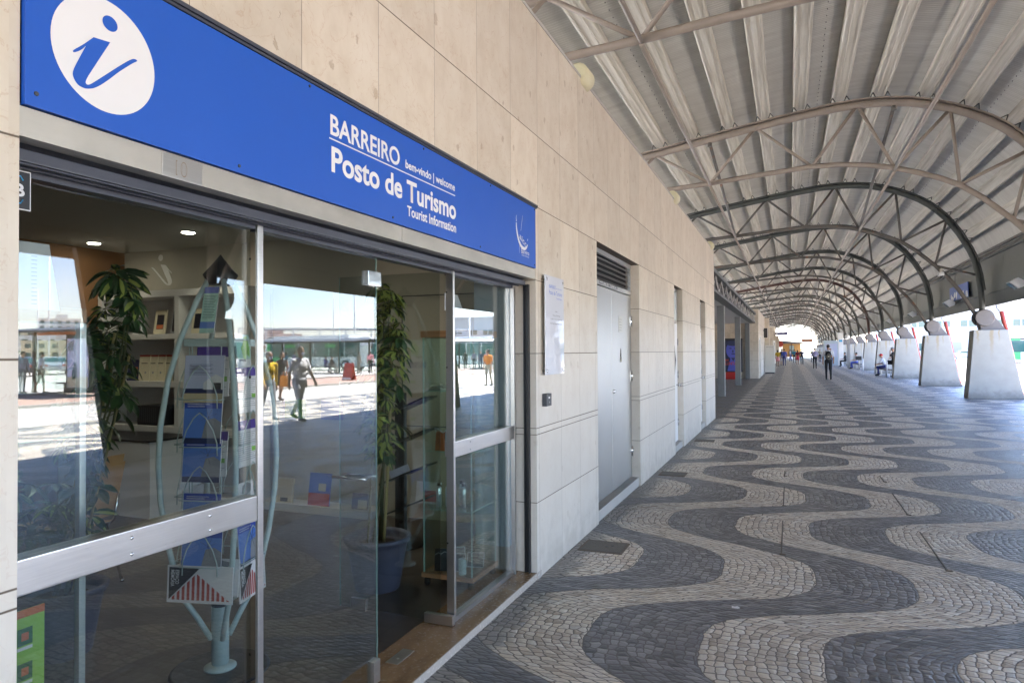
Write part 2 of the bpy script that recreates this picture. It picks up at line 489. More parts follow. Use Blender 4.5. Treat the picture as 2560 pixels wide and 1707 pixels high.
# ------------------------------------------------------------------ mesh builder
class MB:
    def __init__(s): s.v = []; s.f = []; s.mi = []; s.sm = []; s.cur = 0; s.smooth = False
    def quadf(s, idx):
        s.f.append(tuple(idx)); s.mi.append(s.cur); s.sm.append(s.smooth)
    def box(s, a, b, bev=0.0):
        x0, x1 = sorted((a[0], b[0])); y0, y1 = sorted((a[1], b[1])); z0, z1 = sorted((a[2], b[2]))
        if bev > 0:
            bev = min(bev, (x1 - x0) / 2.1, (y1 - y0) / 2.1, (z1 - z0) / 2.1)
            bm = bmesh.new()
            bmesh.ops.create_cube(bm, size=1.0)
            for q in bm.verts:
                q.co = Vector(((x0 + x1) / 2 + q.co.x * (x1 - x0), (y0 + y1) / 2 + q.co.y * (y1 - y0), (z0 + z1) / 2 + q.co.z * (z1 - z0)))
            bmesh.ops.bevel(bm, geom=list(bm.edges), offset=bev, segments=2, affect='EDGES', profile=0.7)
            s.addbm(bm); bm.free(); return s
        n = len(s.v)
        s.v += [(x0, y0, z0), (x1, y0, z0), (x1, y1, z0), (x0, y1, z0), (x0, y0, z1), (x1, y0, z1), (x1, y1, z1), (x0, y1, z1)]
        for f in ((0, 3, 2, 1), (4, 5, 6, 7), (0, 1, 5, 4), (1, 2, 6, 5), (2, 3, 7, 6), (3, 0, 4, 7)):
            s.quadf([n + i for i in f])
        return s
    def addbm(s, bm, mat=None):
        n = len(s.v)
        bm.verts.index_update()
        for q in bm.verts: s.v.append(tuple(mat @ q.co if mat else q.co))
        for f in bm.faces: s.quadf([n + q.index for q in f.verts])
    def tube(s, p0, p1, r0, r1=None, seg=10, cap=True):
        return s.path([p0, p1], [r0, r0 if r1 is None else r1], seg, cap)
    def path(s, pts, rad, seg=10, cap=True, closed=False):
        P = [Vector(p) for p in pts]
        if not isinstance(rad, (list, tuple)): rad = [rad] * len(P)
        N = len(P); old = s.smooth; s.smooth = True
        ring = []
        prev = None
        for i, p in enumerate(P):
            if closed: t = (P[(i + 1) % N] - P[i - 1])
            else: t = (P[min(i + 1, N - 1)] - P[max(i - 1, 0)])
            if t.length < 1e-9: t = Vector((0, 0, 1))
            t.normalize()
            if prev is None:
                a = Vector((0, 0, 1)) if abs(t.z) < 0.9 else Vector((1, 0, 0))
                u = t.cross(a).normalized()
            else:
                u = (prev - t * prev.dot(t))
                u = u.normalized() if u.length > 1e-6 else t.cross(Vector((0, 0, 1))).normalized()
            prev = u
            w_ = t.cross(u)
            n = len(s.v)
            for k in range(seg):
                an = 2 * PI * k / seg
                q = p + (u * math.cos(an) + w_ * math.sin(an)) * rad[i]
                s.v.append(tuple(q))
            ring.append(n)
        L = N if closed else N - 1
        for i in range(L):
            a, b = ring[i], ring[(i + 1) % N]
            for k in range(seg):
                k2 = (k + 1) % seg
                s.quadf([a + k, b + k, b + k2, a + k2])
        if cap and not closed:
            s.smooth = False
            s.quadf([ring[0] + k for k in range(seg)])
            s.quadf([ring[-1] + k for k in reversed(range(seg))])
        s.smooth = old
        return s
    def lathe(s, prof, c=(0, 0, 0), seg=24, axis='z', smooth=True):
        old = s.smooth; s.smooth = smooth
        n0 = len(s.v)
        for r, h in prof:
            for k in range(seg):
                a = 2 * PI * k / seg
                if axis == 'z': q = (c[0] + r * math.cos(a), c[1] + r * math.sin(a), c[2] + h)
                elif axis == 'y': q = (c[0] + r * math.cos(a), c[1] + h, c[2] + r * math.sin(a))
                else: q = (c[0] + h, c[1] + r * math.cos(a), c[2] + r * math.sin(a))
                s.v.append(q)
        for i in range(len(prof) - 1):
            for k in range(seg):
                k2 = (k + 1) % seg
                a, b = n0 + i * seg, n0 + (i + 1) * seg
                s.quadf([a + k, a + k2, b + k2, b + k])
        s.smooth = False
        s.quadf([n0 + k for k in reversed(range(seg))])
        s.quadf([n0 + (len(prof) - 1) * seg + k for k in range(seg)])
        s.smooth = old
        return s
    def poly(s, pts):
        n = len(s.v); s.v += [tuple(p) for p in pts]
        s.quadf(list(range(n, n + len(pts)))); return s
    def prism(s, pts, off):
        """extrude polygon pts (3D) by vector off"""
        n = len(s.v); o = Vector(off); k = len(pts)
        s.v += [tuple(p) for p in pts] + [tuple(Vector(p) + o) for p in pts]
        s.quadf(list(range(n, n + k))); s.quadf([n + k + i for i in reversed(range(k))])
        for i in range(k):
            j = (i + 1) % k
            s.quadf([n + i, n + k + i, n + k + j, n + j])
        return s
    def ell(s, c, r, seg=12, rings=8, rot=None):
        bm = bmesh.new()
        bmesh.ops.create_uvsphere(bm, u_segments=seg, v_segments=rings, radius=1.0)
        mt = Matrix.Translation(c) @ (rot.to_matrix().to_4x4() if rot else Matrix.Identity(4)) @ Matrix.Diagonal((*r, 1))
        old = s.smooth; s.smooth = True
        s.addbm(bm, mt); bm.free(); s.smooth = old
        return s
    def obar(s, p0, p1, wx, wz, up=(0, 0, 1)):
        """rectangular bar between two points"""
        p0, p1 = Vector(p0), Vector(p1); t = (p1 - p0).normalized(); up = Vector(up)
        if abs(t.dot(up)) > 0.95: up = Vector((1, 0, 0))
        a = t.cross(up).normalized(); b = a.cross(t)
        n = len(s.v)
        for p in (p0, p1):
            for i, j in ((-1, -1), (1, -1), (1, 1), (-1, 1)):
                s.v.append(tuple(p + a * (i * wx / 2) + b * (j * wz / 2)))
        for f in ((0, 3, 2, 1), (4, 5, 6, 7), (0, 1, 5, 4), (1, 2, 6, 5), (2, 3, 7, 6), (3, 0, 4, 7)):
            s.quadf([n + i for i in f])
        return s
    def build(s, name, mats, parent=None, loc=None, fix=True, label=None):
        me = bpy.data.meshes.new(name)
        me.from_pydata(s.v, [], s.f)
        if not isinstance(mats, (list, tuple)): mats = [mats]
        for q in mats: me.materials.append(q)
        me.polygons.foreach_set('material_index', s.mi)
        me.polygons.foreach_set('use_smooth', s.sm)
        me.update()
        if fix:
            bm = bmesh.new(); bm.from_mesh(me)
            bmesh.ops.recalc_face_normals(bm, faces=bm.faces)
            bm.to_mesh(me); bm.free()
        o = bpy.data.objects.new(name, me)
        COL.objects.link(o)
        if parent is not None: o.parent = parent
        if loc is not None: o.location = loc
        if label: o['label'] = label
        return o

def tag(o, label, cat, group=None, kind=None):
    if label: o['label'] = label
    if cat: o['category'] = cat
    if group: o['group'] = group
    if kind: o['kind'] = kind
    return o
def empty(name, loc, label, cat, group=None, rz=0.0):
    o = bpy.data.objects.new(name, None); COL.objects.link(o)
    o.empty_display_size = 0.2
    o.location = loc; o.rotation_euler = (0, 0, rz)
    return tag(o, label, cat, group)
def kids(o): return [c for c in bpy.data.objects if c.parent == o]
def copy_tree(o, parent=None, loc=None, rz=None, label=None):
    c = o.copy(); COL.objects.link(c)
    if parent is not None: c.parent = parent
    if loc is not None: c.location = loc
    if rz is not None: c.rotation_euler[2] = rz
    if label: c['label'] = label
    for k in kids(o): copy_tree(k, c)
    return c

# text on a plane: origin, x direction, y direction; returns mesh data in local coords of parent
_tc = {}
def text_mesh(txt, bold=0.0, depth=0.0):
    key = (txt, bold, depth)
    if key in _tc: return _tc[key]
    cu = bpy.data.curves.new('t', 'FONT'); cu.body = txt; cu.size = 1.0; cu.offset = bold; cu.extrude = depth
    cu.resolution_u = 6
    o = bpy.data.objects.new('t', cu); COL.objects.link(o)
    dg = bpy.context.evaluated_depsgraph_get()
    me = bpy.data.meshes.new_from_object(o.evaluated_get(dg))
    bpy.data.objects.remove(o); bpy.data.curves.remove(cu)
    _tc[key] = me
    return me
def text(name, txt, origin, X, Y, width, height, mat, parent=None, bold=0.0, capz=None, label=None):
    """fit text: width in m, height = cap height in m (0.72 em approx)"""
    me = text_mesh(txt, bold).copy()
    xs = [v.co.x for v in me.vertices]; x0, x1 = min(xs), max(xs)
    sx = width / (x1 - x0); sy = height / (capz or 0.69)
    X, Y, O = Vector(X), Vector(Y), Vector(origin)
    for v in me.vertices:
        v.co = O + X * ((v.co.x - x0) * sx) + Y * (v.co.y * sy)
    me.materials.clear(); me.materials.append(mat)
    o = bpy.data.objects.new(name, me); COL.objects.link(o)
    if parent: o.parent = parent
    if label: o['label'] = label
    return o

# ================================================================== GROUND
def sheet(name, x0, x1, y0, y1, z, mat, nx=1, ny=1):
    b = MB(); b.poly([(x0, y0, z), (x1, y0, z), (x1, y1, z), (x0, y1, z)])
    return tag(b.build(name, mat, fix=False), None, None, kind='structure')
sheet('ground', -900, 1400, -900, 1600, -0.020, M['far_ground'])
sheet('wave_pavement', -12, 13.4, -40, 260, 0.0, M['paving'])
sheet('road', 13.55, 19.0, -60, 300, -0.008, M['asphalt'])
sheet('paver_walk', 19.15, 25.5, -60, 300, -0.004, M['pavers'])
sheet('bus_lane', 25.65, 40.0, -60, 300, -0.009, M['asphalt'])
sheet('bounce_damping_ground', 13.6, 24, 50, 84, 0.0, plain('bounce_damping_dark', (0.15, 0.15, 0.15), 0.85, objc=False))  # dark ground sheet added to cut light bounced onto the far canopy
sheet('street', 9.3, 140, 84, 420, 0.016, plain('dark_asphalt', (0.13, 0.13, 0.13), 0.85, objc=False))  # dark asphalt sheet added to lower bounce under the far canopy
b = MB()
b.box((13.4, -40, -0.02), (13.55, 260, 0.012)); b.box((19.0, -60, -0.02), (19.15, 300, 0.09)); b.box((25.5, -60, -0.02), (25.65, 300, 0.09))
tag(b.build('kerb', M['kerb']), None, None, kind='structure')
b = MB()
for y in range(-20, 220, 6): b.poly([(16.2, y, -0.003), (16.32, y, -0.003), (16.32, y + 3, -0.003), (16.2, y + 3, -0.003)])
b.poly([(27.0, -60, -0.004), (27.12, -60, -0.004), (27.12, 300, -0.004), (27.0, 300, -0.004)])
tag(b.build('road_marking', M['marking'], fix=False), None, None, kind='structure')

# ================================================================== STATION BUILDING
bld = empty('station_building', (0, 0, 0), 'long beige limestone station building holding the tourist office', 'building')
YL, YR, YD = 1.03, 4.50, 16.80
b = MB()
for y0, y1 in ((-7, YL), (YR, 6.15), (8.06, 10.72), (11.6, 14.0), (14.9, YD)):
    b.box((-0.30, y0, 0), (0, y1, 2.61))
b.box((-0.30, -7, 2.61), (0, YD, 3.95))
b.build('stone_wall', M['lime'], bld)
b = MB(); b.box((-6.2, 16.5, 0), (-0.30, YD, 3.95)); b.build('end_wall', M['lime_x'], bld)
b = MB()
b.box((-0.32, -7, 3.95), (0.006, YD, 3.972)); b.build('coping', M['kerb'], bld)
b = MB(); b.box((-9, -7, 3.80), (-0.30, 60, 3.90)); b.build('roof', M['white'], bld)

# doors ------------------------------------------------------------
def louvre(y0, y1, z0, z1, n, parent, x=-0.10):
    b = MB()
    b.box((x - 0.03, y0, z0), (x, y0 + 0.03, z1)); b.box((x - 0.03, y1 - 0.03, z0), (x, y1, z1))
    b.box((x - 0.03, y0, z1 - 0.045), (x + 0.004, y1, z1)); b.box((x - 0.03, y0, z0), (x + 0.004, y1, z0 + 0.045))
    h = (z1 - z0 - 0.09) / n
    for i in range(n):
        zz = z0 + 0.045 + i * h
        b.prism([(x - 0.0, y0 + 0.03, zz + 0.004), (x - 0.004, y0 + 0.03, zz), (x - 0.05, y0 + 0.03, zz + h * 0.8), (x - 0.046, y0 + 0.03, zz + h * 0.82)], (0, y1 - y0 - 0.06, 0))
    o = b.build('louvre', M['door_steel'], parent)
    k = MB(); k.box((x - 0.09, y0, z0), (x - 0.06, y1, z1)); k.build('louvre_back', M['black'], o)
    return o
def door(name, y0, y1, z0, z1, leaves, parent, mat, x=-0.10, hinges=True, label=None):
    d = bpy.data.objects.new(name, None); COL.objects.link(d); d.parent = parent
    if label: d['label'] = label
    wl = (y1 - y0) / leaves
    for i in range(leaves):
        b = MB(); b.box((x - 0.04, y0 + i * wl + 0.006, z0), (x, y0 + (i + 1) * wl - 0.006, z1), 0.003)
        b.build('door_leaf', mat, d)
    b = MB(); b.box((x - 0.06, y0, z0), (x - 0.045, y1, z1)); b.build('gap_shade_panel', M['black'], d)  # black panel added behind the leaves to paint the gap shade
    if hinges:
        for z in (z0 + 0.3, (z0 + z1) / 2 + 0.12, z1 - 0.3):
            b = MB(); b.lathe([(0.009, -0.06), (0.009, 0.06)], (x + 0.009, y1 - 0.011, z), 10); b.box((x + 0.0005, y1 - 0.045, z - 0.055), (x + 0.004, y1 - 0.02, z + 0.055))
            b.build('hinge', M['chrome'], d)
    return d
d1 = door('steel_door', 6.15, 8.06, 0.11, 2.24, 2, bld, M['door_steel'], label='double satin steel service door')
louvre(6.15, 8.06, 2.25, 2.61, 5, bld)
b = MB(); b.lathe([(0.022, 0), (0.022, 0.012), (0.009, 0.013), (0.009, 0.022)], (-0.10, 7.16, 1.16), 14, 'x'); b.build('lock', M['chrome'], d1)
b = MB(); b.box((-0.30, 6.15, 0), (-0.02, 8.06, 0.10)); b.box((-0.30, 10.72, 0), (-0.02, 11.6, 0.10)); b.box((-0.30, 14.0, 0), (-0.02, 14.9, 0.10))
b.build('door_sill', M['kerb'], bld)
X1, Z1 = (0, 1, 0), (0, 0, 1)
b = MB(); b.box((-0.0955, 6.60, 2.262), (-0.0935, 7.36, 2.292)); o = b.build('door_number_tape', M['darkgrey'], d1)
text('door_number', 'PTD-BRR-291 "TERMINAL"', (-0.093, 6.62, 2.266), X1, Z1, 0.72, 0.022, M['white_vinyl'], d1, bold=0.01)
b = MB(); b.box((-0.0995, 7.42, 1.80), (-0.0965, 7.60, 1.98)); b.build('notice_sheet', dyn('aged_notice', (0.50, 0.50, 0.47), 0.5), d1)
b = MB()
for k in range(5): b.box((-0.0965, 7.45, 1.94 - k * 0.03), (-0.0955, 7.56 - 0.01 * (k % 2), 1.943 - k * 0.03))
b.build('notice_print', M['darkgrey'], d1)
b = MB()
b.prism([(-0.0998, 7.51, 1.62), (-0.0998, 7.475, 1.47), (-0.0998, 7.545, 1.47)], (0.002, 0, 0)); b.build('warning_triangle', dyn('warning_yellow', (0.50, 0.46, 0.30), 0.5), d1)
b = MB()
for a, c in (((7.51, 1.62), (7.475, 1.47)), ((7.475, 1.47), (7.545, 1.47)), ((7.545, 1.47), (7.51, 1.62)), ((7.515, 1.57), (7.50, 1.53)), ((7.50, 1.53), (7.52, 1.53)), ((7.52, 1.53), (7.505, 1.49))):
    b.obar((-0.097, a[0], a[1]), (-0.097, c[0], c[1]), 0.004, 0.003)
b.build('warning_symbol', M['black'], d1)
d2 = door('white_door', 10.72, 11.6, 0.11, 2.04, 1, bld, M['white'], x=-0.09, label='single white door with a bowed handle')
b = MB(); b.box((-0.13, 10.72, 2.05), (-0.09, 11.6, 2.09)); b.box((-0.13, 10.72, 2.57), (-0.09, 11.6, 2.61)); b.box((-0.13, 11.55, 2.09), (-0.09, 11.6, 2.57)); fr = b.build('transom_frame', M['steel'], d2)
b = MB(); b.box((-0.12, 10.72, 2.09), (-0.112, 11.55, 2.57)); b.build('transom_pane', M['bus_glass'], d2)
b = MB(); b.path([(-0.09, 10.86, 1.75 - 0.0), (-0.035, 10.88, 1.68), (-0.02, 10.89, 1.45), (-0.035, 10.88, 1.22), (-0.09, 10.86, 1.15)], 0.012, 8); b.build('handle', M['darkgrey'], d2)
b = MB(); b.lathe([(0.012, 0), (0.012, 0.04), (0.03, 0.045), (0.033, 0.065), (0.02, 0.08)], (-0.09, 11.47, 1.03), 14, 'x'); b.build('knob', M['chrome'], d2)
d3 = door('louvred_door', 14.0, 14.9, 0.11, 1.98, 1, bld, M['white'], x=-0.09, label='narrow white door under a tall vent')
louvre(14.0, 14.9, 2.0, 2.61, 10, bld, -0.09)
b = MB(); b.lathe([(0.012, 0), (0.012, 0.04), (0.03, 0.045), (0.033, 0.065), (0.02, 0.08)], (-0.09, 14.78, 1.03), 14, 'x'); b.build('knob', M['chrome'], d3)

# shop front ---------------------------------------------------------
b = MB(); b.box((-0.32, YL, 0), (0.0, YR, 0.045), 0.004); b.box((-0.30, YR, 0), (0.004, 4.575, 0.045)); b.build('threshold', M['threshold'], bld)
b = MB(); b.box((-0.235, 2.93, 0.045), (-0.165, 3.10, 0.0475)); b.lathe([(0.008, 0), (0.008, 0.002)], (-0.20, 2.99, 0.047), 10); b.build('strike_plate', M['lintel'], bld)
b = MB(); b.box((-0.055, YL, 2.095), (0.0, 2.716, 2.165)); b.box((-0.055, 2.719, 2.095), (0.0, 4.476, 2.165)); b.build('steel_lintel', M['lintel'], bld)
b = MB(); b.box((-0.30, YL, 2.165), (-0.02, YR, 2.61)); b.box((-0.29, YL, 2.095), (-0.056, YR, 2.164)); b.build('shutter_box', M['shutter'], bld)
b = MB(); b.box((-0.125, YL, 2.054), (-0.062, 4.46, 2.084), 0.003); b.box((-0.122, YL, 2.049), (-0.112, 4.46, 2.0535)); b.box((-0.080, YL, 2.050), (-0.072, 4.40, 2.0535)); b.box((-0.128, YL, 2.0845), (-0.10, 4.46, 2.0945))
b.build('shutter_rail', M['shutter'], bld)
b = MB(); b.box((-0.024, 4.478, 2.10), (-0.002, 4.499, 2.60), 0.002); b.box((-0.05, 4.478, 2.10), (-0.028, 4.499, 2.58)); b.build('guide_strip', M['lintel'], bld)
b = MB(); b.box((-0.085, 4.472, 0.046), (-0.078, 4.499, 2.06)); b.box((-0.052, 4.466, 0.046), (-0.045, 4.499, 2.06)); b.box((-0.078, 4.492, 0.046), (-0.052, 4.499, 2.06)); b.build('shutter_channel', M['black'], bld)

sf = bpy.data.objects.new('shop_front', None); COL.objects.link(sf); sf.parent = bld
GX = -0.165
b = MB()
b.box((-0.142, 1.938, 0.045), (-0.130, 1.966, 2.056), 0.002); b.box((-0.178, 3.484, 0.075), (-0.130, 3.506, 2.056), 0.002)
b.box((-0.16, 4.412, 0.045), (-0.130, 4.430, 2.056), 0.002); b.box((-0.21, YL, 0.045), (-0.130, YL + 0.02, 2.056), 0.002)
b.build('frame_post', M['steel'], sf)
b = MB()
b.box((-0.20, YL + 0.02, 0.985), (-0.1305, 1.934, 1.075), 0.003); b.box((-0.20, 3.507, 0.985), (-0.1305, 4.404, 1.075), 0.003)
b.build('mid_rail', M['steel'], sf)
b = MB()
b.box((-0.19, YL + 0.02, 0.0455), (-0.140, 1.934, 0.07)); b.box((-0.19, 3.507, 0.0455), (-0.140, 4.404, 0.072))
b.build('bottom_rail', M['steel'], sf)
b = MB()
b.box((-0.195, YL + 0.02, 2.036), (-0.137, 1.934, 2.056)); b.box((-0.195, 1.969, 2.035), (-0.137, 3.481, 2.056)); b.box((-0.195, 3.507, 2.03), (-0.137, 4.404, 2.056))
b.build('head_rail', M['shutter'], sf)
b = MB()
for y in (1.43, 1.72, 3.70):
    for z in (1.005, 1.052): b.lathe([(0.006, 0), (0.005, 0.002), (0.002, 0.003)], (-0.1305, y, z), 10, 'x')
b.build('rail_rivets', M['chrome'], sf)
b = MB()
for y in (1.955, 3.494):
    for z in (0.5, 1.5, 1.93): b.lathe([(0.005, 0), (0.005, 0.002)], (-0.17, y - 0.0145, z), 8, 'y')
b.build('post_screws', M['black'], sf)
def pane(y0, y1, z0, z1, name='glass_pane', parent=sf):
    b = MB(); b.box((GX - 0.003, y0, z0), (GX + 0.003, y1, z1)); return b.build(name, M['glass'], parent)
pane(YL + 0.02, 1.936, 1.074, 2.031); pane(YL + 0.02, 1.936, 0.069, 0.986)
pane(3.505, 4.406, 1.074, 2.031); pane(3.505, 4.406, 0.071, 0.986)
fx = pane(1.968, 2.75, 0.06, 2.034, 'fixed_leaf')
b = MB(); b.box((GX - 0.018, 2.665, 1.90), (GX + 0.018, 2.77, 1.955 + 0.012), 0.002); b.build('top_patch', M['chrome'], fx)
b = MB(); b.box((GX - 0.018, 2.70, 0.05), (GX + 0.018, 2.752, 0.155), 0.002); b.lathe([(0.007, 0), (0.007, 0.002)], (GX + 0.018, 2.727, 0.09), 10, 'x'); b.build('bottom_patch', M['steel'], fx)
b = MB(); b.box((GX - 0.0032, 2.7500, 0.06), (GX + 0.0032, 2.7515, 2.034)); b.build('pane_edge', M['edge'], fx)
# opened door leaf, swung inwards on the second post
dl = MB(); dl.box((-0.885, 3.447, 0.065), (-0.20, 3.455, 2.045)); leaf = dl.build('door_leaf', M['glass'], sf, label='frameless glass door leaf standing open inwards')
b = MB(); b.box((-0.887, 3.4465, 0.065), (-0.885, 3.4555, 2.045)); b.build('pane_edge', M['edge'], leaf)
b = MB(); b.box((-0.30, 3.435, 0.052), (-0.118, 3.467, 0.105), 0.002); b.build('floor_pivot', M['steel'], leaf)
b = MB(); b.box((-0.80, 3.438, 0.055), (-0.70, 3.464, 0.125), 0.002); b.build('lock_patch', M['steel'], leaf)
b = MB()
for s_ in (-1, 1):
    b.path([(-0.90, 3.451 + s_ * 0.055, 0.845), (-0.66, 3.451 + s_ * 0.055, 0.845)], 0.010, 10)
for x in (-0.86, -0.70): b.path([(x, 3.451 - 0.055, 0.845), (x, 3.451 + 0.055, 0.845)], 0.008, 10)
b.build('handle', M['chrome'], leaf)

# interior shell ------------------------------------------------------
b = MB(); b.box((-8.5, -0.9, 0.0), (-0.321, 5.6, 0.04)); b.build('shop_floor', M['shopfloor'], bld)
b = MB(); b.box((-5.6, -0.9, 2.75), (-0.30, 5.7, 2.79)); b.build('ceiling', M['ceiling'], bld)
b = MB(); b.box((-5.6, 5.6, 0.04), (-0.45, 5.7, 2.75)); b.box((-5.6, -1.0, 0.04), (-0.30, -0.9, 2.75))
b.box((-0.45, -0.9, 2.12), (-0.30, 4.44, 2.75)); b.box((-0.45, -0.9, 0.04), (-0.30, 0.95, 2.12)); b.build('interior_wall', M['cream'], bld)
b = MB(); b.box((-5.6, -0.9, 0.04), (-5.45, 5.6, 2.75)); b.build('brown_wall', dyn('ochre_wall_paint', (0.21, 0.10, 0.035), 0.75), bld, label='ochre brown side wall of the shop')
b = MB(); b.box((-0.45, 4.44, 0.04), (-0.195, 5.6, 2.75)); p_ = b.build('jamb_pillar', M['paleblue'], bld)
b = MB(); b.box((-0.455, 4.436, 0.04), (-0.19, 5.6, 0.22)); b.build('skirting', M['kerb'], p_)
b = MB()
for a, c in (((-1.75, 2.12), (-0.75, 2.12)), ((-0.75, 2.12), (-0.75, 0.9)), ((-1.75, 2.12), (-1.75, 0.9)), ((-1.75, 0.9), (-0.75, 0.9))):
    b.obar((a[0], 5.596, a[1]), (c[0], 5.596, c[1]), 0.008, 0.008)
b.build('wall_hatch_outline', M['darkgrey'], bld)
LP = [(-5.05, 4.93), (-3.65, 4.85), (-2.75, 3.40), (-4.3, 2.4), (-1.6, 4.6), (-1.5, 1.2)]
for i, (x, y) in enumerate(LP):
    b = MB(); b.lathe([(0.072, 0), (0.072, -0.008), (0.06, -0.009)], (x, y, 2.75), 24); f_ = b.build('downlight', M['white'], bld)
    b = MB(); b.lathe([(0.058, 0), (0.056, -0.004)], (x, y, 2.741), 24); b.build('lamp_disc', emis('lamp_glow', (1.0, 0.93, 0.8), 9.0) if i == 0 else bpy.data.materials['lamp_glow'], f_)
    L = bpy.data.lights.new('downlight_lamp', 'SPOT'); L.energy = 2.2; L.color = (1, 0.88, 0.7); L.spot_size = D2R(125); L.spot_blend = 0.8; L.shadow_soft_size = 0.08
    lo = bpy.data.objects.new('downlight_lamp', L); COL.objects.link(lo); lo.location = (x, y, 2.72); lo.parent = bld

# second stone block beyond the portico ---------------------------------
b = MB(); b.box((-0.30, 41.2, 0), (0, 52, 3.95)); b.box((-0.30, 52, 0), (0, 200, 3.55)); b.build('far_stone_wall', M['lime'], bld)
b = MB(); b.box((-6.2, 41.2, 0), (-0.302, 41.5, 3.95)); b.build('far_end_wall', M['lime_x'], bld)
b = MB(); b.box((-2.9, YD, 0), (-2.6, 41.2, 3.8)); b.build('portico_back_wall', M['lime'], bld)
b = MB()
for y0, y1, z1 in ((41.75, 42.9, 2.3), (43.2, 44.0, 2.45), (56, 58.5, 2.5), (64, 66, 2.5), (80, 84, 2.6), (100, 105, 2.6)):
    b.box((0.002, y0, 0.05), (0.03, y0 + 0.08, z1)); b.box((0.002, y1 - 0.08, 0.05), (0.03, y1, z1)); b.box((0.002, y0 + 0.08, z1 - 0.08), (0.03, y1 - 0.08, z1))
b.build('door_surround', M['steel'], bld)
b = MB()
for y0, y1, z1 in ((41.75, 42.9, 2.3), (43.2, 44.0, 2.45), (56, 58.5, 2.5), (64, 66, 2.5), (80, 84, 2.6), (100, 105, 2.6)):
    b.box((0.001, y0 + 0.081, 0.05), (0.012, y1 - 0.081, z1 - 0.081))
b.build('dark_door', M['darkgrey'], bld)
b = MB(); b.box((-0.30, 74, 2.6), (0.30, 74.5, 4.0)); b.box((0.001, 51.6, 0), (0.30, 52.4, 3.9)); b.box((0.001, 60.6, 0), (0.35, 61.4, 3.5)); b.box((0.001, 90, 0), (0.4, 91, 3.4)); b.build('wall_pier', M['lime'], bld)

# portico: grey posts and lattice beam
por = empty('portico_frame', (0, 0, 0), 'grey steel portico with lattice beam beside the recess', 'portico')
for y in (16.95, 24.9, 33.2, 41.0):
    b = MB(); b.box((-0.70, y - 0.13, 0), (-0.46, y + 0.13, 3.15), 0.006); p_ = b.build('post', dyn('post_grey', (0.17, 0.18, 0.19), 0.5), por)
    k = MB(); k.box((-0.459, y - 0.135, 0), (-0.452, y - 0.10, 3.15)); k.build('edge_trim', M['white'], p_)
b = MB()
b.box((-0.46, YD, 3.15), (-0.16, 41.2, 3.22)); b.box((-0.32, YD, 3.62), (-0.12, 41.2, 3.72)); b.build('beam_chord', M['fascia'], por)
b = MB(); b.box((-0.47, YD, 3.23), (-0.455, 41.2, 3.60)); b.build('beam_backing', M['black'], por)
b = MB()
n = 15; st = (41.2 - YD) / n
for i in range(n):
    y = YD + i * st
    b.tube((-0.2, y, 3.22), (-0.2, y + st * 0.5, 3.62), 0.022, seg=6); b.tube((-0.2, y + st * 0.5, 3.62), (-0.2, y + st, 3.22), 0.022, seg=6)
    b.tube((-0.35, y + st * 0.25, 3.22), (-0.2, y + st * 0.5, 3.62), 0.010, seg=6)
b.build('lattice_bars', dyn('lattice_grey', (0.48, 0.46, 0.43), 0.5), por)
b = MB(); b.box((-2.6, YD, 3.155), (-0.47, 41.2, 3.20)); b.build('soffit', dyn('soffit_slats', (0.40, 0.40, 0.42), 0.6), por)

# ================================================================== SIGN
def ring(cy, cz, ry, rz, x, n=64, a0=0): return [(x, cy + ry * math.cos(2 * PI * i / n), cz + rz * math.sin(2 * PI * i / n)) for i in range(n)]
sg = empty('shop_sign', (0, 0, 0), 'long blue Posto de Turismo sign with white lettering above the shop window', 'sign')
b = MB(); b.box((-0.004, YL + 0.005, 2.168), (0.012, 4.474, 2.588), 0.001); b.build('sign_panel', M['blue_sign'], sg)
b = MB(); b.box((-0.004, YL, 2.590), (0.016, 4.499, 2.599)); b.box((-0.004, YL, 2.6005), (0.022, 4.499, 2.613)); b.build('sign_frame', M['shutter'], sg)
b = MB(); b.poly(ring(1.237, 2.36, 0.145, 0.146, 0.0130)); b.build('logo_disc', M['white_vinyl'], sg, fix=False)
def chaikin(P, corners, it=2):
    P = [(p, i in corners) for i, p in enumerate(P)]
    for _ in range(it):
        Q = []; n = len(P)
        for i in range(n):
            (a, ca_), (c, cc_) = P[i], P[(i + 1) % n]
            if ca_: Q.append((a, True))
            Q.append((((a[0] * .75 + c[0] * .25), (a[1] * .75 + c[1] * .25)), False)); Q.append((((a[0] * .25 + c[0] * .75), (a[1] * .25 + c[1] * .75)), False))
        P = Q
    return [p for p, _ in P]
b = MB(); b.poly(ring(1.2465, 2.449, 0.0215, 0.0195, 0.0138, 32)); b.build('letter_dot', M['blue_sign'], sg, fix=False)
IP = [(1.145, 2.337), (1.149, 2.333), (1.168, 2.347), (1.181, 2.364), (1.158, 2.314), (1.146, 2.285), (1.148, 2.271), (1.159, 2.257), (1.172, 2.2545), (1.184, 2.255), (1.209, 2.267), (1.242, 2.299), (1.27, 2.330), (1.294, 2.353), (1.316, 2.374), (1.329, 2.383), (1.321, 2.386), (1.309, 2.381), (1.277, 2.352), (1.226, 2.302), (1.2, 2.277), (1.190, 2.268), (1.182, 2.266), (1.179, 2.274), (1.203, 2.319), (1.247, 2.4), (1.201, 2.394), (1.172, 2.362)]
IP = chaikin(IP, {3, 25, 26})
b = MB(); b.poly([(0.0138, y, z) for y, z in IP]); o = b.build('letter_stem', M['blue_sign'], sg, fix=False)
bm = bmesh.new(); bm.from_mesh(o.data); bmesh.ops.triangulate(bm, faces=bm.faces); bm.to_mesh(o.data); bm.free()
SX = 0.0130
text('lettering', 'BARREIRO', (SX, 2.171, 2.434), X1, Z1, 0.507, 0.076, M['white_vinyl'], sg, bold=0.02)
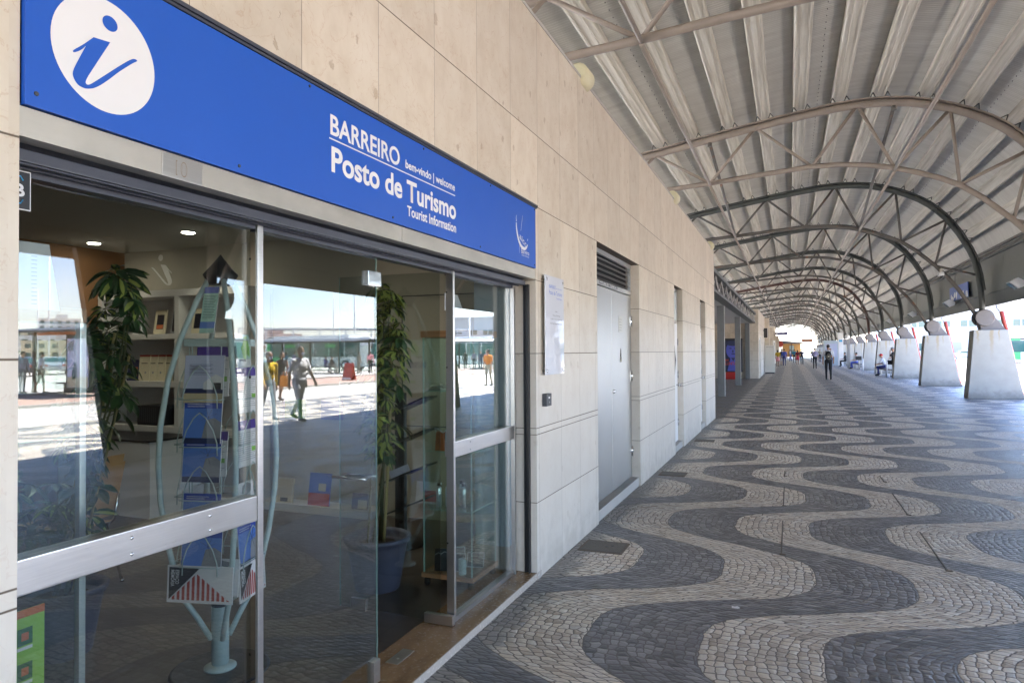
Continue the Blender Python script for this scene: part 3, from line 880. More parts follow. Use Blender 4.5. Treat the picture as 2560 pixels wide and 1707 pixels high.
text('lettering', 'bem-vindo | welcome', (SX, 2.729, 2.441), X1, Z1, 0.502, 0.037, M['white_vinyl'], sg, bold=0.022)
text('lettering', 'Posto de Turismo', (SX, 2.178, 2.292), X1, Z1, 1.064, 0.094, M['white_vinyl'], sg, bold=0.026)
text('lettering', 'Tourist Information', (SX, 2.742, 2.222), X1, Z1, 0.501, 0.046, M['white_vinyl'], sg, bold=0.022)
b = MB(); b.box((0.012, 2.165, 2.4135), (0.0134, 3.233, 2.4185)); b.build('divider_line', M['white_vinyl'], sg)
# municipal emblem: boat-shaped swoosh, mast, small letters
def stroke(b, pts, wd, x=0.0132):
    for i in range(len(pts) - 1):
        (y0, z0), (y1, z1) = pts[i], pts[i + 1]
        w0, w1 = wd[i], wd[i + 1]
        dy, dz = y1 - y0, z1 - z0; l = math.hypot(dy, dz); ny, nz = -dz / l, dy / l
        b.poly([(x, y0 + ny * w0, z0 + nz * w0), (x, y1 + ny * w1, z1 + nz * w1), (x, y1 - ny * w1, z1 - nz * w1), (x, y0 - ny * w0, z0 - nz * w0)])
b = MB()
stroke(b, [(4.113, 2.475), (4.105, 2.455), (4.112, 2.440), (4.104, 2.432)], [0.002, 0.003, 0.004, 0.002])
stroke(b, [(4.108, 2.427), (4.110, 2.395), (4.125, 2.355), (4.150, 2.315), (4.185, 2.288), (4.225, 2.275), (4.265, 2.276), (4.295, 2.292), (4.315, 2.312)], [0.006, 0.009, 0.010, 0.011, 0.011, 0.011, 0.010, 0.008, 0.003])
stroke(b, [(4.222, 2.492), (4.205, 2.440), (4.188, 2.385)], [0.0012, 0.002, 0.002])
stroke(b, [(4.168, 2.292), (4.162, 2.260), (4.160, 2.235)], [0.002, 0.0018, 0.001])
stroke(b, [(4.318, 2.350), (4.310, 2.335)], [0.004, 0.002])
b.build('emblem', M['white_vinyl'], sg, fix=False)
text('emblem_letters', 'aicc', (SX, 4.160, 2.335), (0, 0.93, -0.36), (0, 0.36, 0.93), 0.13, 0.038, M['white_vinyl'], sg)
text('emblem_name', 'Barreiro', (SX, 4.195, 2.240), X1, Z1, 0.145, 0.030, M['white_vinyl'], sg)
text('emblem_subtitle', 'Câmara Municipal', (SX, 4.198, 2.224), X1, Z1, 0.14, 0.010, M['white_vinyl'], sg)
b = MB()
for y, z in ((1.06, 2.20), (2.05, 2.575), (2.9, 2.575), (1.70, 2.19), (2.62, 2.19), (3.55, 2.19), (4.45, 2.19), (4.45, 2.575), (3.7, 2.575)):
    b.lathe([(0.006, 0), (0.005, 0.003)], (0.012, y, z), 8, 'x')
b.build('screw', M['darkgrey'], sg)

# number plate 10
pl = empty('number_plate', (0, 0, 0), 'small steel house number plate reading 10 under the blue sign', 'number plate')
b = MB(); b.box((0.0005, 1.416, 2.094), (0.004, 1.559, 2.160), 0.001); b.build('plate', M['steel'], pl)
text('number', '10', (0.0044, 1.462, 2.105), X1, Z1, 0.040, 0.044, dyn('engraved_gilt', (0.40, 0.30, 0.20), 0.5), pl)
text('number_inner', '10', (0.0047, 1.464, 2.107), X1, Z1, 0.036, 0.040, M['steel'], pl, bold=-0.02)

# wall plaque
pq = empty('wall_plaque', (0, 0, 0), 'tall pale acrylic opening-hours plaque on steel standoffs beside the shop', 'plaque')
t = NT('plaque_acrylic'); t.base((0.70, 0.71, 0.77, 1)); t.rough(0.03); t.b.inputs['Specular IOR Level'].default_value = 1.0; M['acr'] = t.m
b = MB(); b.box((0.030, 4.60, 1.42), (0.036, 5.03, 2.14), 0.001); b.build('plaque_panel', M['acr'], pq)
b = MB()
for y in (4.63, 5.00):
    for z in (1.45, 2.11): b.lathe([(0.009, 0), (0.009, 0.036), (0.012, 0.037), (0.012, 0.041), (0.006, 0.042)], (0.0, y, z), 14, 'x')
b.build('standoff', M['chrome'], pq)
text('lettering', 'BARREIRO', (0.0363, 4.685, 2.05), X1, Z1, 0.15, 0.026, M['blue_vinyl'], pq)
text('lettering', 'bem-vindo | welcome', (0.0363, 4.85, 2.053), X1, Z1, 0.135, 0.009, M['blue_vinyl'], pq)
text('lettering', 'Posto de Turismo', (0.0363, 4.685, 2.005), X1, Z1, 0.30, 0.030, M['blue_vinyl'], pq)
text('lettering', 'Tourist Information', (0.0363, 4.85, 1.977), X1, Z1, 0.135, 0.012, M['blue_vinyl'], pq)
for i, (s_, wd) in enumerate((('Aberto', 0.05), ('Terça a Domingo', 0.17), ('das 9h30 às 13h e das 14h30 às 18h00', 0.27), ('Encerrado às segundas-feiras e feriados', 0.28))):
    text('opening_hours', s_, (0.0363, 4.85 - wd / 2, 1.88 - i * 0.03), X1, Z1, wd, 0.010, M['black'], pq)
# intercom
ic = empty('intercom_box', (0, 0, 0), 'small dark grey intercom box on the wall under the plaque', 'intercom')
b = MB(); b.box((0.0, 4.62, 1.195), (0.035, 4.73, 1.285), 0.004); b.build('case', M['darkgrey'], ic)
b = MB(); b.lathe([(0.008, 0), (0.007, 0.003)], (0.035, 4.675, 1.222), 12, 'x'); b.build('button', M['chrome'], ic)
b = MB(); b.box((0.035, 4.66, 1.25), (0.0362, 4.69, 1.262)); b.build('name_slot', M['white'], ic)
for i, (y, nm) in enumerate(((5.78, 'first yellowed half-round lamp on the parapet, above the steel door'), (10.9, 'second yellowed half-round lamp on the parapet, above the white door'), (16.2, 'third yellowed half-round lamp at the far corner of the parapet'))):
    hl = empty('parapet_lamp', (0, y, 3.95), nm, 'lamp', 'yellowed lamps along the parapet')
    b = MB(); b.lathe([(0.07, -0.12), (0.095, -0.11), (0.10, 0.09), (0.08, 0.10)], (-0.03, 0, 0.045), 20, 'y'); b.build('lamp_cover', M['yellow_lamp'], hl)
    b = MB(); b.box((-0.12, -0.1, 0.03), (0.0, 0.1, 0.06)); b.build('bracket', M['darkgrey'], hl)

# ================================================================== CANOPY
UP = [(-6.6, 5.86), (-4.6, 6.17), (-3.2, 6.39), (-1.91, 6.60), (-0.7, 6.80), (0.51, 6.99), (1.4, 7.12), (2.15, 7.21), (2.7, 7.27), (3.2, 7.29), (3.7, 7.27), (4.22, 7.20), (4.65, 7.08), (5.03, 6.95), (5.4, 6.78), (5.72, 6.60), (6.0, 6.40), (6.22, 6.20), (6.45, 5.95), (6.66, 5.66), (6.83, 5.40), (6.97, 5.14), (7.13, 4.82), (7.24, 4.53), (7.36, 3.99), (7.42, 3.5), (7.45, 3.08), (7.45, 2.60)]
LO = [(-6.4, 5.40), (-4.6, 5.50), (-1.32, 5.72), (-0.16, 5.79), (1.0, 5.88), (2.19, 5.96), (2.8, 5.94), (3.4, 5.86), (3.92, 5.74), (4.4, 5.58), (4.8, 5.42), (5.18, 5.23), (5.6, 4.91), (6.16, 4.37), (6.5, 3.97), (6.80, 3.56), (7.02, 3.18), (7.22, 2.80), (7.42, 2.60)]
LOW_N = [(-0.16, 5.79), (2.19, 5.96), (3.92, 5.74), (5.18, 5.23), (6.16, 4.37)]
UP_N = [(-1.52, 6.64), (0.92, 7.05), (3.17, 7.29), (5.03, 6.95), (6.50, 5.88), (7.36, 3.99)]
WEB = [(UP_N[0], LOW_N[0]), (LOW_N[0], UP_N[1]), (UP_N[1], LOW_N[1]), (LOW_N[1], UP_N[2]), (UP_N[2], LOW_N[2]), (LOW_N[2], UP_N[3]), (UP_N[3], LOW_N[3]), (LOW_N[3], UP_N[4]), (UP_N[4], LOW_N[4]), (LOW_N[4], UP_N[5]), (UP_N[0], (-2.6, 5.63))]
PURL = [(-5.8), (-4.9), (-4.0), (-3.12), (-2.25), (-1.38), (-0.55), (0.33), (1.16), (1.98), (2.81), (3.64), (4.50), (5.32), (6.03), (6.52), (6.92)]
def on_up(x):
    for (x0, z0), (x1, z1) in zip(UP, UP[1:]):
        if x0 <= x <= x1:
            t = (x - x0) / (x1 - x0)
            d = Vector((x1 - x0, z1 - z0)).normalized()
            return Vector((x, z0 + t * (z1 - z0))), d, Vector((-d.y, d.x))
    raise ValueError
YK = lambda k: 26.3 + 8.58 * k
KMIN, KMAX = -5, 17
can = empty('platform_canopy', (0, 0, 0), 'long arched steel canopy vaulting over the wave paved walkway', 'canopy')
for k in range(KMIN, KMAX + 1):
    Y = YK(k)
    mu = M['truss_warm_lit'] if k < 0 else (M['truss_rust'] if k == 4 else M['truss_dark'])
    ml = M['truss_warm_lit'] if k < 0 else M['truss_grey']
    sg_ = 10 if k < 5 else 6
    b = MB(); b.path([(x, Y, z) for x, z in UP], 0.088, sg_)
    # cap plate on the chord
    for (x0, z0), (x1, z1) in zip(UP[:-3], UP[1:-2]):
        d = Vector((x1 - x0, 0, z1 - z0)).normalized(); nn = Vector((-d.z, 0, d.x)) * 0.112
        b.obar((x0 + nn.x, Y, z0 + nn.z), (x1 + nn.x + d.x * 0.01, Y, z1 + nn.z + d.z * 0.01), 0.15, 0.035, (nn.x, 0, nn.z))
    tr = b.build('roof_truss', mu, can)
    b = MB(); b.path([(x, Y, z) for x, z in LO], 0.062, sg_); b.build('lower_chord', ml, tr)
    b = MB()
    for a, c in WEB: b.tube((a[0], Y, a[1]), (c[0], Y, c[1]), 0.039 if k < 6 else 0.034, seg=8 if k < 4 else 5)
    b.build('web_bars', M['truss_warm_lit'] if k < 0 else ml, tr)
    if k < 9:
        b = MB()
        for px in PURL:
            p, d, nn = on_up(px)
            for s_ in (-1, 1):
                tip = p + d * (s_ * 0.15) + nn * 0.26
                for q in (-1, 1):
                    f_ = p + d * (s_ * 0.15 + q * 0.085) + nn * 0.09
                    b.tube((f_.x, Y, f_.y), (tip.x, Y, tip.y), 0.012, seg=5)
        b.build('purlin_cleats', M['truss_dark'], tr)
Y0, Y1 = YK(KMIN) - 1.5, YK(KMAX) + 1.2
for px in PURL:
    p, d, nn = on_up(px)
    prof = [(-0.15, 0.47), (-0.15, 0.27), (-0.135, 0.255), (-0.105, 0.255), (-0.10, 0.268), (-0.05, 0.268), (-0.045, 0.255), (0.045, 0.255), (0.05, 0.268), (0.10, 0.268), (0.105, 0.255), (0.135, 0.255), (0.15, 0.27), (0.15, 0.47)]
    pts = [(p + d * a + nn * h) for a, h in prof]
    b = MB(); n0 = len(b.v)
    for Yy in (Y0, Y1): b.v += [(q.x, Yy, q.y) for q in pts]
    L = len(pts)
    for i in range(L - 1): b.quadf([i, i + 1, L + i + 1, L + i])
    b.build('purlin', M['purlin'], can, fix=False)
RS = []
for i in range(len(UP)):
    a = Vector(UP[max(i - 1, 0)]); c = Vector(UP[min(i + 1, len(UP) - 1)]); d = (c - a).normalized(); nn = Vector((-d.y, d.x))
    q = Vector(UP[i]) + nn * 0.50
    if q.y > 4.6: RS.append(q)
RS.append(Vector((7.78, 4.50)))
b = MB()
for Yy in (Y0, Y1): b.v += [(q.x, Yy, q.y) for q in RS]
b.v += [(q.x + 0.0, Yy, q.y + 0.05) for Yy in (Y0, Y1) for q in RS]
L = len(RS); b.smooth = True
for i in range(L - 1):
    b.quadf([i, L + i, L + i + 1, i + 1]); b.quadf([2 * L + i, 2 * L + i + 1, 3 * L + i + 1, 3 * L + i])
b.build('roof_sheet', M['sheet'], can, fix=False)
b = MB()
for px in (-0.98, 2.40, 5.68):
    p, d, nn = on_up(px); q = p + nn * 0.488
    y = 4.0
    while y < 40:
        b.lathe([(0.007, -0.01), (0.007, 0.01)], (q.x, y, q.y), 6); y += 0.27
b.build('sheet_screws', M['darkgrey'], can)['kind'] = 'stuff'
b = MB()
y = Y0
while y < Y1 - 0.1:
    y2 = min(y + 2.86, Y1)
    b.box((7.70, y + 0.003, 3.42), (7.76, y2 - 0.003, 4.58)); b.box((7.705, y + 0.003, 3.02), (7.765, y2 - 0.003, 3.412))
    y = y2
b.build('fascia_panel', M['fascia'], can)
b = MB(); b.box((7.66, Y0, 3.40), (7.70, Y1, 3.43)); b.box((7.64, Y0, 4.56), (7.80, Y1, 4.62)); b.box((7.69, Y0, 2.99), (7.78, Y1, 3.018)); b.build('fascia_rail', M['fascia'], can)
b = MB(); b.box((7.45, Y0, 4.66), (7.52, Y1, 4.73)); b.build('edge_angle', M['truss_grey'], can)
b = MB(); b.box((-6.75, Y0, 4.75), (-6.65, Y1, 6.5)); b.build('light_block_cladding', M['white'], can, label='added unseen cladding blocking landward light above the building roof')  # unseen cladding added to cut landward light under the vault; white for bounce
# longitudinal ties and raking struts
b = MB(); b2 = MB()
for k in range(KMIN, KMAX):
    ya, yb = YK(k), YK(k + 1)
    for (lx, lz), ux in ((LOW_N[0], -0.16), (LOW_N[2], 3.92)):
        p, d, nn = on_up(ux)
        b.tube((lx, ya, lz - 0.06), (lx, yb, lz - 0.03), 0.036, seg=8)
        if k in (-1, 4, 9, 14):
            b2.tube((ux, ya, p.y - 0.08), (lx, yb, lz), 0.042, seg=8)
            b2.lathe([(0.055, -0.05), (0.055, 0.05)], (ux, ya, p.y - 0.12), 8)
b.build('tie_tube', M['truss_warm_lit'], can); b2.build('raking_strut', M['truss_grey'], can)

# concrete piers
def make_pier():
    r = empty('concrete_pier', (7.5, 0, 0), 'x', 'pier', 'concrete piers along the open side of the walkway')
    b = MB()
    pr = [(6.93, 0), (7.12, 2.18), (7.13, 2.2), (8.04, 2.2), (8.055, 2.18), (8.38, 0.35), (8.43, 0.12), (8.52, 0.0)]
    b.prism([(x - 7.5, -0.42, z) for x, z in pr], (0, 0.60, 0)); o = b.build('pier_body', M['concrete'], r)
    for p_ in o.data.polygons: p_.use_smooth = True
    md = o.modifiers.new('bevel', 'BEVEL'); md.width = 0.13; md.segments = 6; md.limit_method = 'ANGLE'; md.angle_limit = D2R(50); md.harden_normals = True
    b = MB()
    for y0, y1 in ((-0.28, -0.22), (0.22, 0.28)): b.lathe([(0.245, y0), (0.27, y0 + 0.008), (0.27, y1 - 0.008), (0.245, y1)], (-0.03, 0, 2.60), 32, 'y')
    b.lathe([(0.12, -0.22), (0.12, 0.22)], (-0.03, 0, 2.60), 20, 'y'); b.lathe([(0.02, -0.29), (0.02, 0.29)], (-0.03, 0, 2.60), 8, 'y'); b.tube((-0.06, 0, 2.2), (-0.05, 0, 2.45), 0.09, seg=12)
    b.build('pin_disc', M['pin'], r)
    b = MB()
    for y0 in (-0.215, 0.155): b.prism([(-0.13, y0, 2.2), (-0.17, y0, 2.42), (0.0, y0, 2.80), (0.18, y0, 2.72), (0.54, y0, 2.2)], (0, 0.06, 0))
    b.build('gusset', M['pin'], r)
    b = MB(); b.path([(0.36, -0.05, 3.02), (0.36, -0.05, 2.92), (0.42, -0.05, 2.84), (0.47, -0.05, 2.78)], 0.05, 10); b.build('pipe_elbow', M['pvc'], r)
    b = MB(); b.path([(0.46, -0.05, 2.80), (0.53, -0.05, 2.45), (0.60, -0.05, 2.20), (0.94, -0.05, 0.32), (1.02, -0.05, 0.03)], [.062, .062, .045, .045, .045], 10); b.lathe([(0.06, 0), (0.06, 0.09)], (0.465, -0.05, 2.72), 10); b.build('drain_pipe', M['redpipe'], r)
    return r
ORD = ['nearest', 'second', 'third', 'fourth', 'fifth', 'sixth', 'seventh', 'eighth', 'ninth', 'tenth', 'eleventh', 'twelfth', 'thirteenth', 'fourteenth', 'fifteenth', 'sixteenth', 'seventeenth', 'eighteenth']
pier0 = make_pier()
for i, k in enumerate([0] + list(range(1, KMAX + 1)) + [-1, -2, -3]):
    if k >= 0: lab = ORD[k] + (' tapered concrete pier with pin disc, counted down the open side' if k else ' tapered concrete pier, its pin disc at the right edge of view')
    else: lab = {-1: 'tapered concrete pier beside the shop, just outside the view', -2: 'tapered concrete pier mirrored in the shop glass behind the leaflet rack', -3: 'tapered concrete pier level with the stone jamb, outside the view'}[k]
    if i == 0: pier0.location = (7.5, YK(k), 0); pier0['label'] = lab
    else: copy_tree(pier0, loc=(7.5, YK(k), 0), label=lab)

# added dark panel in place of an unidentified shape blocking the window reflection
kk = empty('reflection_blocker', (0, 0, 0), 'added dark hoarding beside a pier, mirrored in the left shop window', 'blocker')
b = MB(); b.prism([(7.0, 6.86, 0), (7.0, 6.36, 3.06), (7.0, 8.6, 3.06), (7.0, 8.6, 0)], (0.10, 0, 0)); b.build('blocker_panel', dyn('blocker_paint', (0.045, 0.05, 0.05), 0.6), kk)
b = MB(); b.box((7.11, 7.0, 0), (7.17, 7.08, 3.0)); b.build('stay_post', M['darkgrey'], kk); b = MB(); b.box((7.11, 8.4, 0), (7.17, 8.48, 3.0)); b.build('stay_post', M['darkgrey'], kk)

# floodlights, sign, camera
def make_flood():
    r = empty('floodlight', (7.6, 0, 3.40), 'x', 'floodlight', 'white floodlights on the canopy fascia')
    b = MB(); b.prism([(-0.36, -0.18, 0.02), (-0.16, -0.18, -0.16), (0.0, -0.18, -0.10), (0.02, -0.18, 0.02), (-0.16, -0.18, 0.14)], (0, 0.36, 0)); b.build('lamp_housing', M['white'], r)
    b = MB(); b.poly([(-0.365, -0.16, 0.0), (-0.175, -0.16, -0.165), (-0.175, 0.16, -0.165), (-0.365, 0.16, 0.0)]); b.build('lamp_glass', M['bus_glass'], r, fix=False)
    b = MB(); b.box((-0.02, -0.03, -0.02), (0.10, 0.03, 0.03)); b.build('bracket', dyn('rusty_bracket', (0.22, 0.11, 0.05), 0.8), r)
    b = MB(); b.path([(0.05, 0.0, 0.03), (0.03, 0.02, 0.3), (0.06, 0.05, 0.7), (0.07, 0.05, 1.15)], 0.008, 5); b.build('cable', M['black'], r)
    return r
fl = make_flood()
for i, y in enumerate((22.6, 31.2, 39.9, 48.5, 57.0, 65.6, 74.2, 83, 91.5)):
    lab = (ORD[i] if i else 'nearest') + ' white floodlight hanging from the fascia' + (' at the right edge' if i == 0 else ' under the blue sign' if i == 1 else '')
    if i == 0: fl.location = (7.6, y, 3.40); fl['label'] = lab
    else: copy_tree(fl, loc=(7.6, y, 3.40), label=lab)
bs = empty('blue_fascia_sign', (0, 0, 0), 'worn blue and white panel hanging from the canopy fascia', 'sign')
b = MB(); b.box((7.60, 28.9, 3.48), (7.63, 31.9, 4.02), 0.004); b.build('panel', dyn('faded_blue', (0.05, 0.11, 0.42), 0.5), bs)
b = MB()
rg = random.Random(3)
for y, z, a_, h_ in ((31.6, 3.62, .10, .30), (31.35, 3.55, .18, .25), (31.0, 3.70, .14, .22), (30.7, 3.66, .12, .30), (30.2, 3.72, .10, .22), (29.9, 3.60, .16, .30), (29.6, 3.66, .10, .28), (29.05, 3.5, .22, .5)):
    pts = []
    for i in range(9):
        an = 2 * PI * i / 9; pts.append((7.5985, y + a_ * (0.7 + rg.random() * 0.5) * math.cos(an), min(4.01, max(3.49, z + h_ * 0.5 * (0.7 + rg.random() * 0.5) * math.sin(an)))))
    b.poly(pts)
b.build('worn_patch', M['white_vinyl'], bs, fix=False)
cc = empty('security_camera', (0, 0, 0), 'white security camera clamped to the lower chord of a truss', 'camera')
b = MB(); b.lathe([(0.05, 0.12), (0.075, 0.08), (0.08, 0.0), (0.04, -0.02)], (6.30, 26.1, 4.02), 14); b.box((6.2, 25.95, 4.0), (6.28, 26.2, 4.1), 0.01); b.build('housing', M['white'], cc)
b = MB(); b.ell((6.30, 26.08, 3.99), (0.055, 0.055, 0.05)); b.build('dome', M['black'], cc)
b = MB(); b.box((6.27, 26.1, 4.12), (6.33, 26.3, 4.24)); b.build('clamp', M['lintel'], cc)

# ================================================================== SHOP CONTENTS
def oriented(name, loc, az, tilt, label, cat, group=None):
    """local -Y faces outwards along azimuth az; +X is the viewer's right"""
    o = empty(name, loc, label, cat, group)
    o.rotation_euler = (tilt, 0, az + PI / 2)
    return o
def flat(b, x0, x1, z0, z1, y=-0.002):
    b.poly([(x0, y, z0), (x1, y, z0), (x1, y, z1), (x0, y, z1)])
COLS = dict(lf_blue=(0.03, 0.07, 0.42), lf_sky=(0.10, 0.22, 0.62), lf_pale=(0.50, 0.54, 0.72), lf_white=(0.68, 0.68, 0.70), lf_green=(0.22, 0.50, 0.08), lf_mint=(0.38, 0.62, 0.55), lf_black=(0.012, 0.012, 0.018), lf_red=(0.42, 0.045, 0.03), lf_purple=(0.09, 0.05, 0.30), lf_sand=(0.50, 0.43, 0.28), lf_grey=(0.25, 0.26, 0.28), lf_navy=(0.02, 0.03, 0.10), lf_orange=(0.50, 0.14, 0.05), lf_cream=(0.58, 0.53, 0.38))
for k_, c_ in COLS.items(): M[k_] = plain(k_, c_, 0.35, var=0.04)
RC = Vector((-0.955, 2.58, 0.04))
RAZ = D2R(-76)
rk = empty('leaflet_rack', RC, 'tall pale green tubular leaflet rack with black pointed cap', 'rack')
b = MB(); b.lathe([(0.23, 0), (0.23, 0.008), (0.215, 0.012)], (0, 0, 0), 40); b.build('base_plate', M['black'], rk)
b = MB(); b.lathe([(0.075, 0.012), (0.075, 0.020), (0.04, 0.034)], (0, 0, 0), 28); b.build('base_flange', M['rackgrey'], rk)
b = MB(); b.lathe([(0.041, 0.03), (0.041, 0.315)], (0, 0, 0), 24); b.build('stump', M['rackgrey'], rk)
b = MB(); b.lathe([(0.041, 0.315), (0.041, 0.325), (0.034, 0.333)], (0, 0, 0), 24); b.build('stump_cap', M['black'], rk)
PR = [(0.042, 0.16), (0.10, 0.27), (0.165, 0.38), (0.195, 0.48), (0.235, 0.65), (0.265, 0.85), (0.275, 1.02), (0.268, 1.2), (0.235, 1.42), (0.18, 1.62), (0.11, 1.80), (0.055, 1.91)]
for q in range(4):
    a = RAZ + PI / 4 + q * PI / 2
    b = MB(); b.path([(r * math.cos(a), r * math.sin(a), z) for r, z in PR], 0.0135, 10); b.build('tube', M['rackgrey'], rk)
for z, r in ((1.60, 0.165), (0.385, 0.155)):
    b = MB(); b.path([(r * math.cos(RAZ + PI / 4 + q * PI / 2), r * math.sin(RAZ + PI / 4 + q * PI / 2), z) for q in range(4)], 0.004, 4, closed=True)
    for q in range(4):
        a0, a1 = RAZ + PI / 4 + q * PI / 2, RAZ + PI / 4 + (q + 1) * PI / 2
        b.obar((r * math.cos(a0), r * math.sin(a0), z), (r * math.cos(a1), r * math.sin(a1), z), 0.004, 0.035)
    b.build('band', M['rackgrey'], rk)
b = MB(); b.lathe([(0.058, 1.885), (0.064, 1.90), (0.082, 1.935), (0.04, 1.985), (0.002, 2.035)], (0, 0, 0), 24); b.build('pointed_cap', M['black'], rk)
b = MB()
for q in range(4):
    a = RAZ + q * PI / 2; n_ = Vector((math.cos(a), math.sin(a), 0)); r_ = Vector((-n_.y, n_.x, 0))
    for u in (-0.075, 0.075): b.tube(n_ * 0.115 + r_ * u + Vector((0, 0, 0.38)), n_ * 0.115 + r_ * u + Vector((0, 0, 1.60)), 0.003, seg=6)
    for z in (0.55, 0.86, 1.11, 1.33):
        w_ = 0.088
        arch = [(-w_, 0.0), (-w_ * 0.98, 0.06), (-w_ * 0.75, 0.12), (-w_ * 0.35, 0.175), (0, 0.20), (w_ * 0.35, 0.175), (w_ * 0.75, 0.12), (w_ * 0.98, 0.06), (w_, 0)]
        b.path([n_ * 0.172 + r_ * u + Vector((0, 0, z - 0.04 + h)) for u, h in arch], 0.0030, 5)
        b.path([n_ * 0.12 - r_ * 0.1 + Vector((0, 0, z)), n_ * 0.178 - r_ * 0.1 + Vector((0, 0, z)), n_ * 0.178 + r_ * 0.1 + Vector((0, 0, z)), n_ * 0.12 + r_ * 0.1 + Vector((0, 0, z))], 0.0028, 5)
b.build('wire_holders', M['rackgrey'], rk)

def leaflet(az, z, wd, ht, kind, label, dist=0.15, tilt=-0.10, off=0.0):
    n_ = Vector((math.cos(az), math.sin(az), 0)); r_ = Vector((-n_.y, n_.x, 0))
    o = oriented('leaflet', RC + n_ * dist + r_ * off + Vector((0, 0, z - RC.z)), az, tilt, label, 'leaflet', 'leaflets in the wire rack')
    b = MB(); b.box((-wd / 2, 0, 0), (wd / 2, 0.006, ht)); b.build('paper', M['lf_white'], o)
    def P(nm, mat, x0, x1, z0, z1, y=-0.001):
        k = MB(); flat(k, x0 * wd, x1 * wd, z0 * ht, z1 * ht, y); k.build(nm, M[mat], o, fix=False)
    if kind == 'mill':
        P('cover', 'lf_sky', -.5, .5, 0, 1); P('cover_band', 'lf_blue', -.5, .5, .82, 1, -.0015); P('ground_strip', 'lf_navy', -.5, .5, .0, .13, -.0015)
        k = MB()
        for a in (20, 65, 110, 155): 
            c_, s_ = math.cos(D2R(a)), math.sin(D2R(a))
            k.obar((.16 * wd - c_ * .045, -.002, .62 * ht - s_ * .05), (.16 * wd + c_ * .045, -.002, .62 * ht + s_ * .05), 0.0012, 0.0008)
        k.build('mill_sails', M['lf_black'], o)
        k = MB(); k.poly([(-.0 * wd, -.0018, .13 * ht), (.5 * wd, -.0018, .13 * ht), (.5 * wd, -.0018, .5 * ht), (.32 * wd, -.0018, .6 * ht), (.1 * wd, -.0018, .55 * ht)]); k.build('mill_tower', M['lf_grey'], o, fix=False)
        k = MB()
        for i in range(2): flat(k, -.42 * wd, (.18 - i * .12) * wd, (.91 - .05 * i) * ht, (.925 - .05 * i) * ht, -.002)
        k.build('cover_title', M['lf_white'], o, fix=False)
    elif kind == 'house':
        P('sky', 'lf_pale', -.5, .5, .3, 1); P('field', 'lf_sand', -.5, .5, 0, .2); P('dark_strip', 'lf_navy', -.5, .5, .2, .3)
        k = MB(); k.poly([(.0, -.0018, .28 * ht), (.5 * wd, -.0018, .28 * ht), (.5 * wd, -.0018, .52 * ht), (.3 * wd, -.0018, .6 * ht), (.12 * wd, -.0018, .5 * ht), (.0, -.0018, .42 * ht)]); k.build('white_building', M['lf_white'], o, fix=False)
        P('gate', 'lf_black', .25, .45, .28, .42, -.0022)
        k = MB()
        for i in range(8): flat(k, -.38 * wd, (.22 - .05 * (i % 3)) * wd, (.80 - .03 * i) * ht, (.808 - .03 * i) * ht, -.0015)
        k.build('print_lines', M['lf_navy'], o, fix=False)
    elif kind == 'stripes':
        k = MB(); k.poly([(-.47 * wd, -.0012, .08 * ht), (-.47 * wd, -.0012, .95 * ht), (0.0, -.0012, .95 * ht)]); k.build('black_triangle', M['lf_black'], o, fix=False)
        k = MB()
        for i in range(12):
            x0 = (-.42 + i * .076) * wd; x1 = x0 + .042 * wd
            top = lambda x: max(.09, min((x / wd + .45) * 1.75 + .09, (.45 - x / wd) * 1.42 + .09)) * ht if True else 0
            k.poly([(x0, -.0018, .08 * ht), (x1, -.0018, .08 * ht), (x1, -.0018, min(top(x1), .93 * ht)), (x0, -.0018, min(top(x0), .93 * ht))])
        k.build('red_stripes', M['lf_red'], o, fix=False)
        text('title', 'ESPAÇO', (-.37 * wd, -.0022, .88 * ht), (0, 0, -1), (1, 0, 0), .38 * ht, .018, M['lf_white'], o, bold=0.02)
        text('title', 'MEMÓRIA', (-.44 * wd, -.0022, .88 * ht), (0, 0, -1), (1, 0, 0), .45 * ht, .018, M['lf_white'], o, bold=0.02)
    elif kind == 'green':
        P('mint_panel', 'lf_mint', -.5, .5, .25, 1)
        k = MB(); k.poly([(x * wd, -.0018, z_ * ht) for x, z_ in ((-.1, .3), (.1, .22), (.2, .4), (.42, .3), (.45, .6), (.3, .95), (.05, .92), (-.05, .7), (-.2, .6))]); k.build('green_map', M['lf_green'], o, fix=False)
        P('black_label', 'lf_black', -.4, .1, .17, .24, -.0018)
    elif kind == 'white':
        k = MB(); k.poly([(x * wd, -.0018, z_ * ht) for x, z_ in ((-.3, .75), (0, .68), (.3, .75), (.35, .92), (.1, .98), (-.2, .93))]); k.build('drawing', M['lf_grey'], o, fix=False)
        k = MB()
        for i in range(6): flat(k, -.3 * wd, (.1 + .05 * (i % 2)) * wd, (.42 - .05 * i) * ht, (.43 - .05 * i) * ht, -.0015)
        k.build('print_lines', M['lf_black'], o, fix=False)
    elif kind == 'tall':
        P('top_band', 'lf_blue', -.5, .5, .86, 1); P('body', 'lf_mint', -.5, .5, 0, .86); P('blue_band', 'lf_sky', -.5, .5, .10, .24, -.0015)
        k = MB()
        for i in range(15): flat(k, -.4 * wd, (.40 - .06 * (i % 3)) * wd, (.80 - .035 * i) * ht, (.809 - .035 * i) * ht, -.0015)
        k.build('print_lines', M['lf_white' if False else 'lf_navy'], o, fix=False)
    elif kind == 'text':
        P('purple_band', 'lf_purple', -.5, .5, .8, 1)
        k = MB()
        for i in range(14): flat(k, -.44 * wd, (.44 - .05 * (i % 4)) * wd, (.72 - .045 * i) * ht, (.73 - .045 * i) * ht, -.0015)
        k.build('print_lines', M['lf_grey'], o, fix=False)
        P('green_patch', 'lf_green', .2, .45, .3, .4, -.002)
    return o
A0 = RAZ
